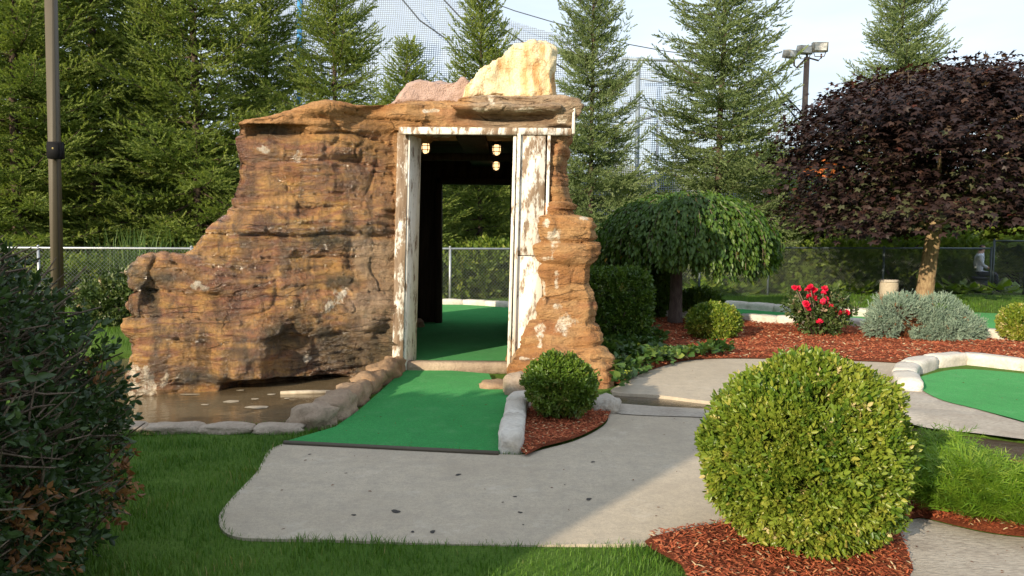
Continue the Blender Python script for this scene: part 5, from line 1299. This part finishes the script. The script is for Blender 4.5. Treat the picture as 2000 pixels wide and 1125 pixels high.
# ------------------------------------------------------------------ batting cage nets
NY = 31.
def cage():
    root = thing('batting_cage', 'tall netted batting cage with steel posts behind the fir trees', 'net cage', (0, NY, 0))
    top = [(420,-150),(700,-110),(880,-25),(1005,21),(1090,46),(1225,86),(1300,100),(1420,115),(1495,138),(1535,190),(1575,240),(1640,300),(1760,330)]
    tp = np.array([[D(x, y, NY)[i] for i in (0, 2)] for x, y in top]); xs = np.arange(tp[0, 0], tp[-1, 0], .085)
    zt = np.interp(xs, tp[:, 0], tp[:, 1]); A_ = Acc(); V, F = [], []
    n = 0
    def ribbon(pts, w, ax):
        nonlocal n
        pts = np.array(pts); o = np.zeros(3); o[ax] = w/2
        V.append(np.concatenate([pts-o, pts+o])); k = len(pts)
        i = np.arange(k-1); F.append(np.concatenate([np.stack([i, i+1, i+k], 1), np.stack([i+1, i+k+1, i+k], 1)])+n); n += 2*k
    sag = lambda x, z: NY+.5*np.sin(x*.35)+.05*z*z*.3
    for x, z in zip(xs, zt):
        zz = np.linspace(.4, z, 8); ribbon(np.stack([x+.06*np.sin(zz*1.3), sag(x, zz), zz], 1), .024, 0)
    for z in np.arange(.5, zt.max(), .085):
        k = zt > z
        if k.sum() < 2: continue
        idx = np.where(k)[0]; sx = xs[idx][::4]
        if len(sx) > 1: ribbon(np.stack([sx, sag(sx, z)+.002, z+.05*np.sin(sx*.9)], 1), .024, 2)
    o = link('net', np_mesh('net', np.concatenate(V), np.concatenate(F)), M['net'], root); o['kind'] = 'stuff'
    def cab(name, pxs, r, m, y=NY-.15):
        a = Acc(); a.tube([D(x, yy, y) for x, yy in pxs], r, 6); link(name, a.mesh(name, True), M[m], root)
    cab('top_cable', top, .018, 'cable', NY)
    for l in ([(858,-10),(905,40),(960,92),(1010,140),(1085,190)],[(905,-20),(960,40),(1040,95),(1110,140)],[(770,-20),(820,40),(870,75),(905,120)],[(1495,141),(1533,186),(1570,225),(1640,268)],[(1498,150),(1530,200),(1570,250)],[(1500,285),(1560,325),(1640,385)]):
        cab('cable', l, .03, 'cable')
    def post(px, y0, r, m, d=NY-.3):
        a = Acc(); p = D(px, y0, d); q = D(px-4, 470, d); a.tube([(q.x, d, -.3), (p.x, d, p.z)], r, 8); link('post', a.mesh('post', True), M[m], root)
    post(1247, 113, .085, 'steel'); post(586, -120, .10, 'bluepaint'); post(1284, 235, .05, 'galv', NY+6); post(1182, 270, .05, 'galv', NY+6); post(252, 360, .08, 'bluepaint'); post(1570, 240, .05, 'steel'); post(1530, 400, .05, 'galv')
    for l, m, r in (([(1215,115),(1270,117),(1420,122)], 'steel', .055), ([(1215,147),(1290,160),(1400,150)], 'steel', .04), ([(1218,200),(1290,218)], 'steel', .045), ([(1195,246),(1280,228)], 'galv', .04), ([(1470,347),(1640,350)], 'galv', .04), ([(1180,372),(1240,372)], 'galv', .04)):
        cab('beam', l, r, m, NY-.3)
cage()

# ------------------------------------------------------------------ bin, person, litter
g = G(1743, 594); root = thing('litter_bin', 'round concrete litter bin on the far lawn beside the purple tree', 'litter bin', (g.x, g.y+.2, 0))
a = Acc(); rr = .205; a.tube([(0,0,-.02),(0,0,.03),(0,0,.46),(0,0,.50)], np.array((rr*.96, rr, rr, rr*.98)), 20); link('body', a.mesh('body'), M['bin'], root, False)
a = Acc(); a.tube([(0,0,.50),(0,0,.54),(0,0,.56)], np.array((rr*1.06, rr*1.06, rr*.95)), 20); link('rim', a.mesh('rim'), M['rough_concrete'], root, False)
a = Acc(); a.tube([(0,0,.558),(0,0,.566)], rr*.6, 16); link('opening', a.mesh('opening'), M['black'], root, False)
def person():
    g = D(1911, 532, 22.75); loc = (g.x, 22.75, 0.); root = thing('person', 'person in a pale shirt sitting on a bench behind the right fence', 'person', loc)
    Z = .47
    sk = {'v': [(0,0,Z+.08),(0,.02,Z+.25),(0,.0,Z+.45),(0,-.02,Z+.58),(0,-.05,Z+.68),(0,-.07,Z+.80),(0,-.06,Z+.88),(.17,0,Z+.54),(.24,-.06,Z+.30),(.17,-.25,Z+.20),(-.17,0,Z+.54),(-.24,-.06,Z+.30),(-.17,-.25,Z+.20),(.10,-.05,Z+.05),(.13,-.42,Z+.06),(.13,-.44,.08),(.13,-.58,.04),(-.10,-.05,Z+.05),(-.13,-.42,Z+.06),(-.13,-.44,.08),(-.13,-.58,.04)],
          'e': [(0,1),(1,2),(2,3),(3,4),(4,5),(5,6),(3,7),(7,8),(8,9),(3,10),(10,11),(11,12),(0,13),(13,14),(14,15),(15,16),(0,17),(17,18),(18,19),(19,20)],
          'r': [.15,.14,.15,.12,.06,.095,.07,.07,.05,.04,.07,.05,.04,.09,.07,.05,.04,.09,.07,.05,.04]}
    me = bpy.data.meshes.new('body'); me.from_pydata(sk['v'], sk['e'], []); o = bpy.data.objects.new('tmp', me); COL.objects.link(o)
    o.modifiers.new('k', 'SKIN'); 
    for d, r in zip(me.skin_vertices[0].data, sk['r']): d.radius = (r, r)
    me.skin_vertices[0].data[0].use_root = True
    o.modifiers.new('u', 'SUBSURF').levels = 2
    dg = bpy.context.evaluated_depsgraph_get(); dg.update(); m2 = bpy.data.meshes.new_from_object(o.evaluated_get(dg)); bpy.data.objects.remove(o)
    m2.materials.clear()
    for k in ('shirt', 'trousers', 'skin', 'hair'): m2.materials.append(M[k])
    for f in m2.polygons:
        c = f.center; f.use_smooth = True
        f.material_index = 2 if (c.z > Z+.63 and not (c.z > Z+.83 or (c.y > -.05 and c.z > Z+.72))) or (c.y < -.18 and c.z > Z+.14) else 3 if c.z > Z+.63 else 1 if (c.z < Z+.12 or (c.y < -.2 and c.z < Z+.14)) else 0
    m2.name = 'body'; link('body', m2, None, root, False)
    root.rotation_euler = (0, 0, 1.2)
    bn = thing('bench', 'low dark bench behind the right fence under the seated person', 'bench', loc, None, 1.2)
    a = Acc(); a.box((0, .0, .41), (1.3, .36, .05)); link('seat', a.mesh('seat'), M['trousers'], bn, False)
    for s in (-.5, .5): a = Acc(); a.box((s, 0, .19), (.06, .3, .39)); link('leg', a.mesh('leg'), M['darkmetal'], bn, False)
person()
def spots():
    for i, (px, py, r) in enumerate(sorted([(773,1001,.025),(845,1041,.016),(806,1041,.010),(1150,977,.018),(1016,1003,.012),(895,929,.018),(1158,904,.014),(676,926,.008),(1006,972,.010),(982,983,.006),(691,1008,.012),(1103,949,.006),(605,889,.010),(1022,1027,.006)])):
        g = G(px, py); th = np.linspace(0, 2*math.pi, 12, endpoint=False); q = 1+.25*np.sin(th*2+i)+.12*np.cos(th*3+i*2)
        V = np.stack([g.x+r*q*np.cos(th), g.y+r*1.1*q*np.sin(th), np.full(12, .0075)], 1); V = np.concatenate([V, [[g.x, g.y, .0085]]])
        tag(link('gum_spot', np_mesh('gum_spot', V, [(j, (j+1) % 12, 12) for j in range(12)]), M['stain']), 'dark gum spot on the near path, %s from the left' % ORD[i], 'gum spot', 'dark spots on the near path')
spots()
g = G(1672, 1092); a = Acc(); a.box((0,0,0), (.035,.03,.012), .4); o = link('litter_scrap', a.mesh('litter_scrap'), M['litter']); o.location = (g.x, g.y, .05); o.rotation_euler = (.5,.1,0); tag(o, 'small pale scrap of litter on the mulch below the large bush', 'litter')

def litter():
    zs = []
    for poly, n, z in ((PATH, 45, .009), (GREEN, 40, .025), (FARPATH, 30, .018), (GREEN_R, 22, .034), (SLAB, 40, .026)):
        pl = smooth_poly(poly, 3); a = np.array([(p[0], p[1]) for p in pl]); lo, hi = a.min(0), a.max(0)
        x = rng.uniform(lo[0], hi[0], n*4); y = rng.uniform(lo[1], hi[1], n*4); k = inside(pl, x, y); x, y = x[k][:n], y[k][:n]
        zs.append(np.stack([x, y, np.full(len(x), z)], 1))
    P = np.concatenate(zs); n = len(P); th = rng.uniform(0, 6.3, n); d = np.stack([np.cos(th), np.sin(th), rng.normal(0, .08, n)], 1)
    V, F, R = scatter([leaf_hex(.4, .1), leaf_hex(.2, .06)], frames(d), P, rng.uniform(.008, .026, n), rng.random(n))
    o = link('fallen_leaves', np_mesh('fallen_leaves', V, F, R), M['rust']); tag(o, 'tiny dry leaves and bits scattered on paths and carpets', 'leaf litter', kind='stuff')
litter()

# ------------------------------------------------------------------ unseen building behind the viewer, shaped to cast the broad shade on the path
def shade_building():
    root = thing('shade_building', 'unseen gabled building behind the viewer shaped to shade the path', 'building', (-9.6, -5.0, 0))
    y0, y1 = -9., -2.5; prof = [(-14., 3.0), (-8.74, 3.13), (-7.08, 4.0), (-4.31, 3.57)]
    a = Acc(); v = []
    sk = .72                                           # side walls skewed along the sun so their shade stays narrow
    for y in (y0, y1): v += [(x+(y-y1)*sk, y, -.3) for x, z in prof]+[(x+(y-y1)*sk, y, z) for x, z in prof]
    f = []
    for k in range(3): f += [(k, k+4, k+1), (k+1, k+4, k+5), (k+8, k+9, k+12), (k+9, k+13, k+12)]
    f += [(3, 7, 11), (7, 15, 11), (0, 8, 4), (8, 12, 4)]
    a.add(v, f); link('wall', a.mesh('wall'), M['whitewall'], root)
    a = Acc()
    for (xa, za), (xb, zb) in zip(prof, prof[1:]):
        vv = [(xa+(y0-.2-y1)*sk,y0-.2,za),(xb+(y0-.2-y1)*sk,y0-.2,zb),(xb+.15*sk,y1+.15,zb),(xa+.15*sk,y1+.15,za)]; vv = vv+[(p[0],p[1],p[2]+.06) for p in vv]
        a.add(vv, [f for q in [(0,3,2,1),(4,5,6,7),(0,1,5,4),(1,2,6,5),(2,3,7,6),(3,0,4,7)] for f in ((q[0],q[1],q[2]),(q[0],q[2],q[3]))])
    link('roof', a.mesh('roof'), M['roof'], root)
    a = Acc(); a.box((-5.6, y1+.03, 1.05), (.95, .06, 2.1)); link('door', a.mesh('door'), M['post'], root)
    for x in (-10., -8.2): a = Acc(); a.box((x, y1+.03, 1.6), (1., .05, 1.1)); link('window', a.mesh('window'), M['glint'], root)
shade_building()
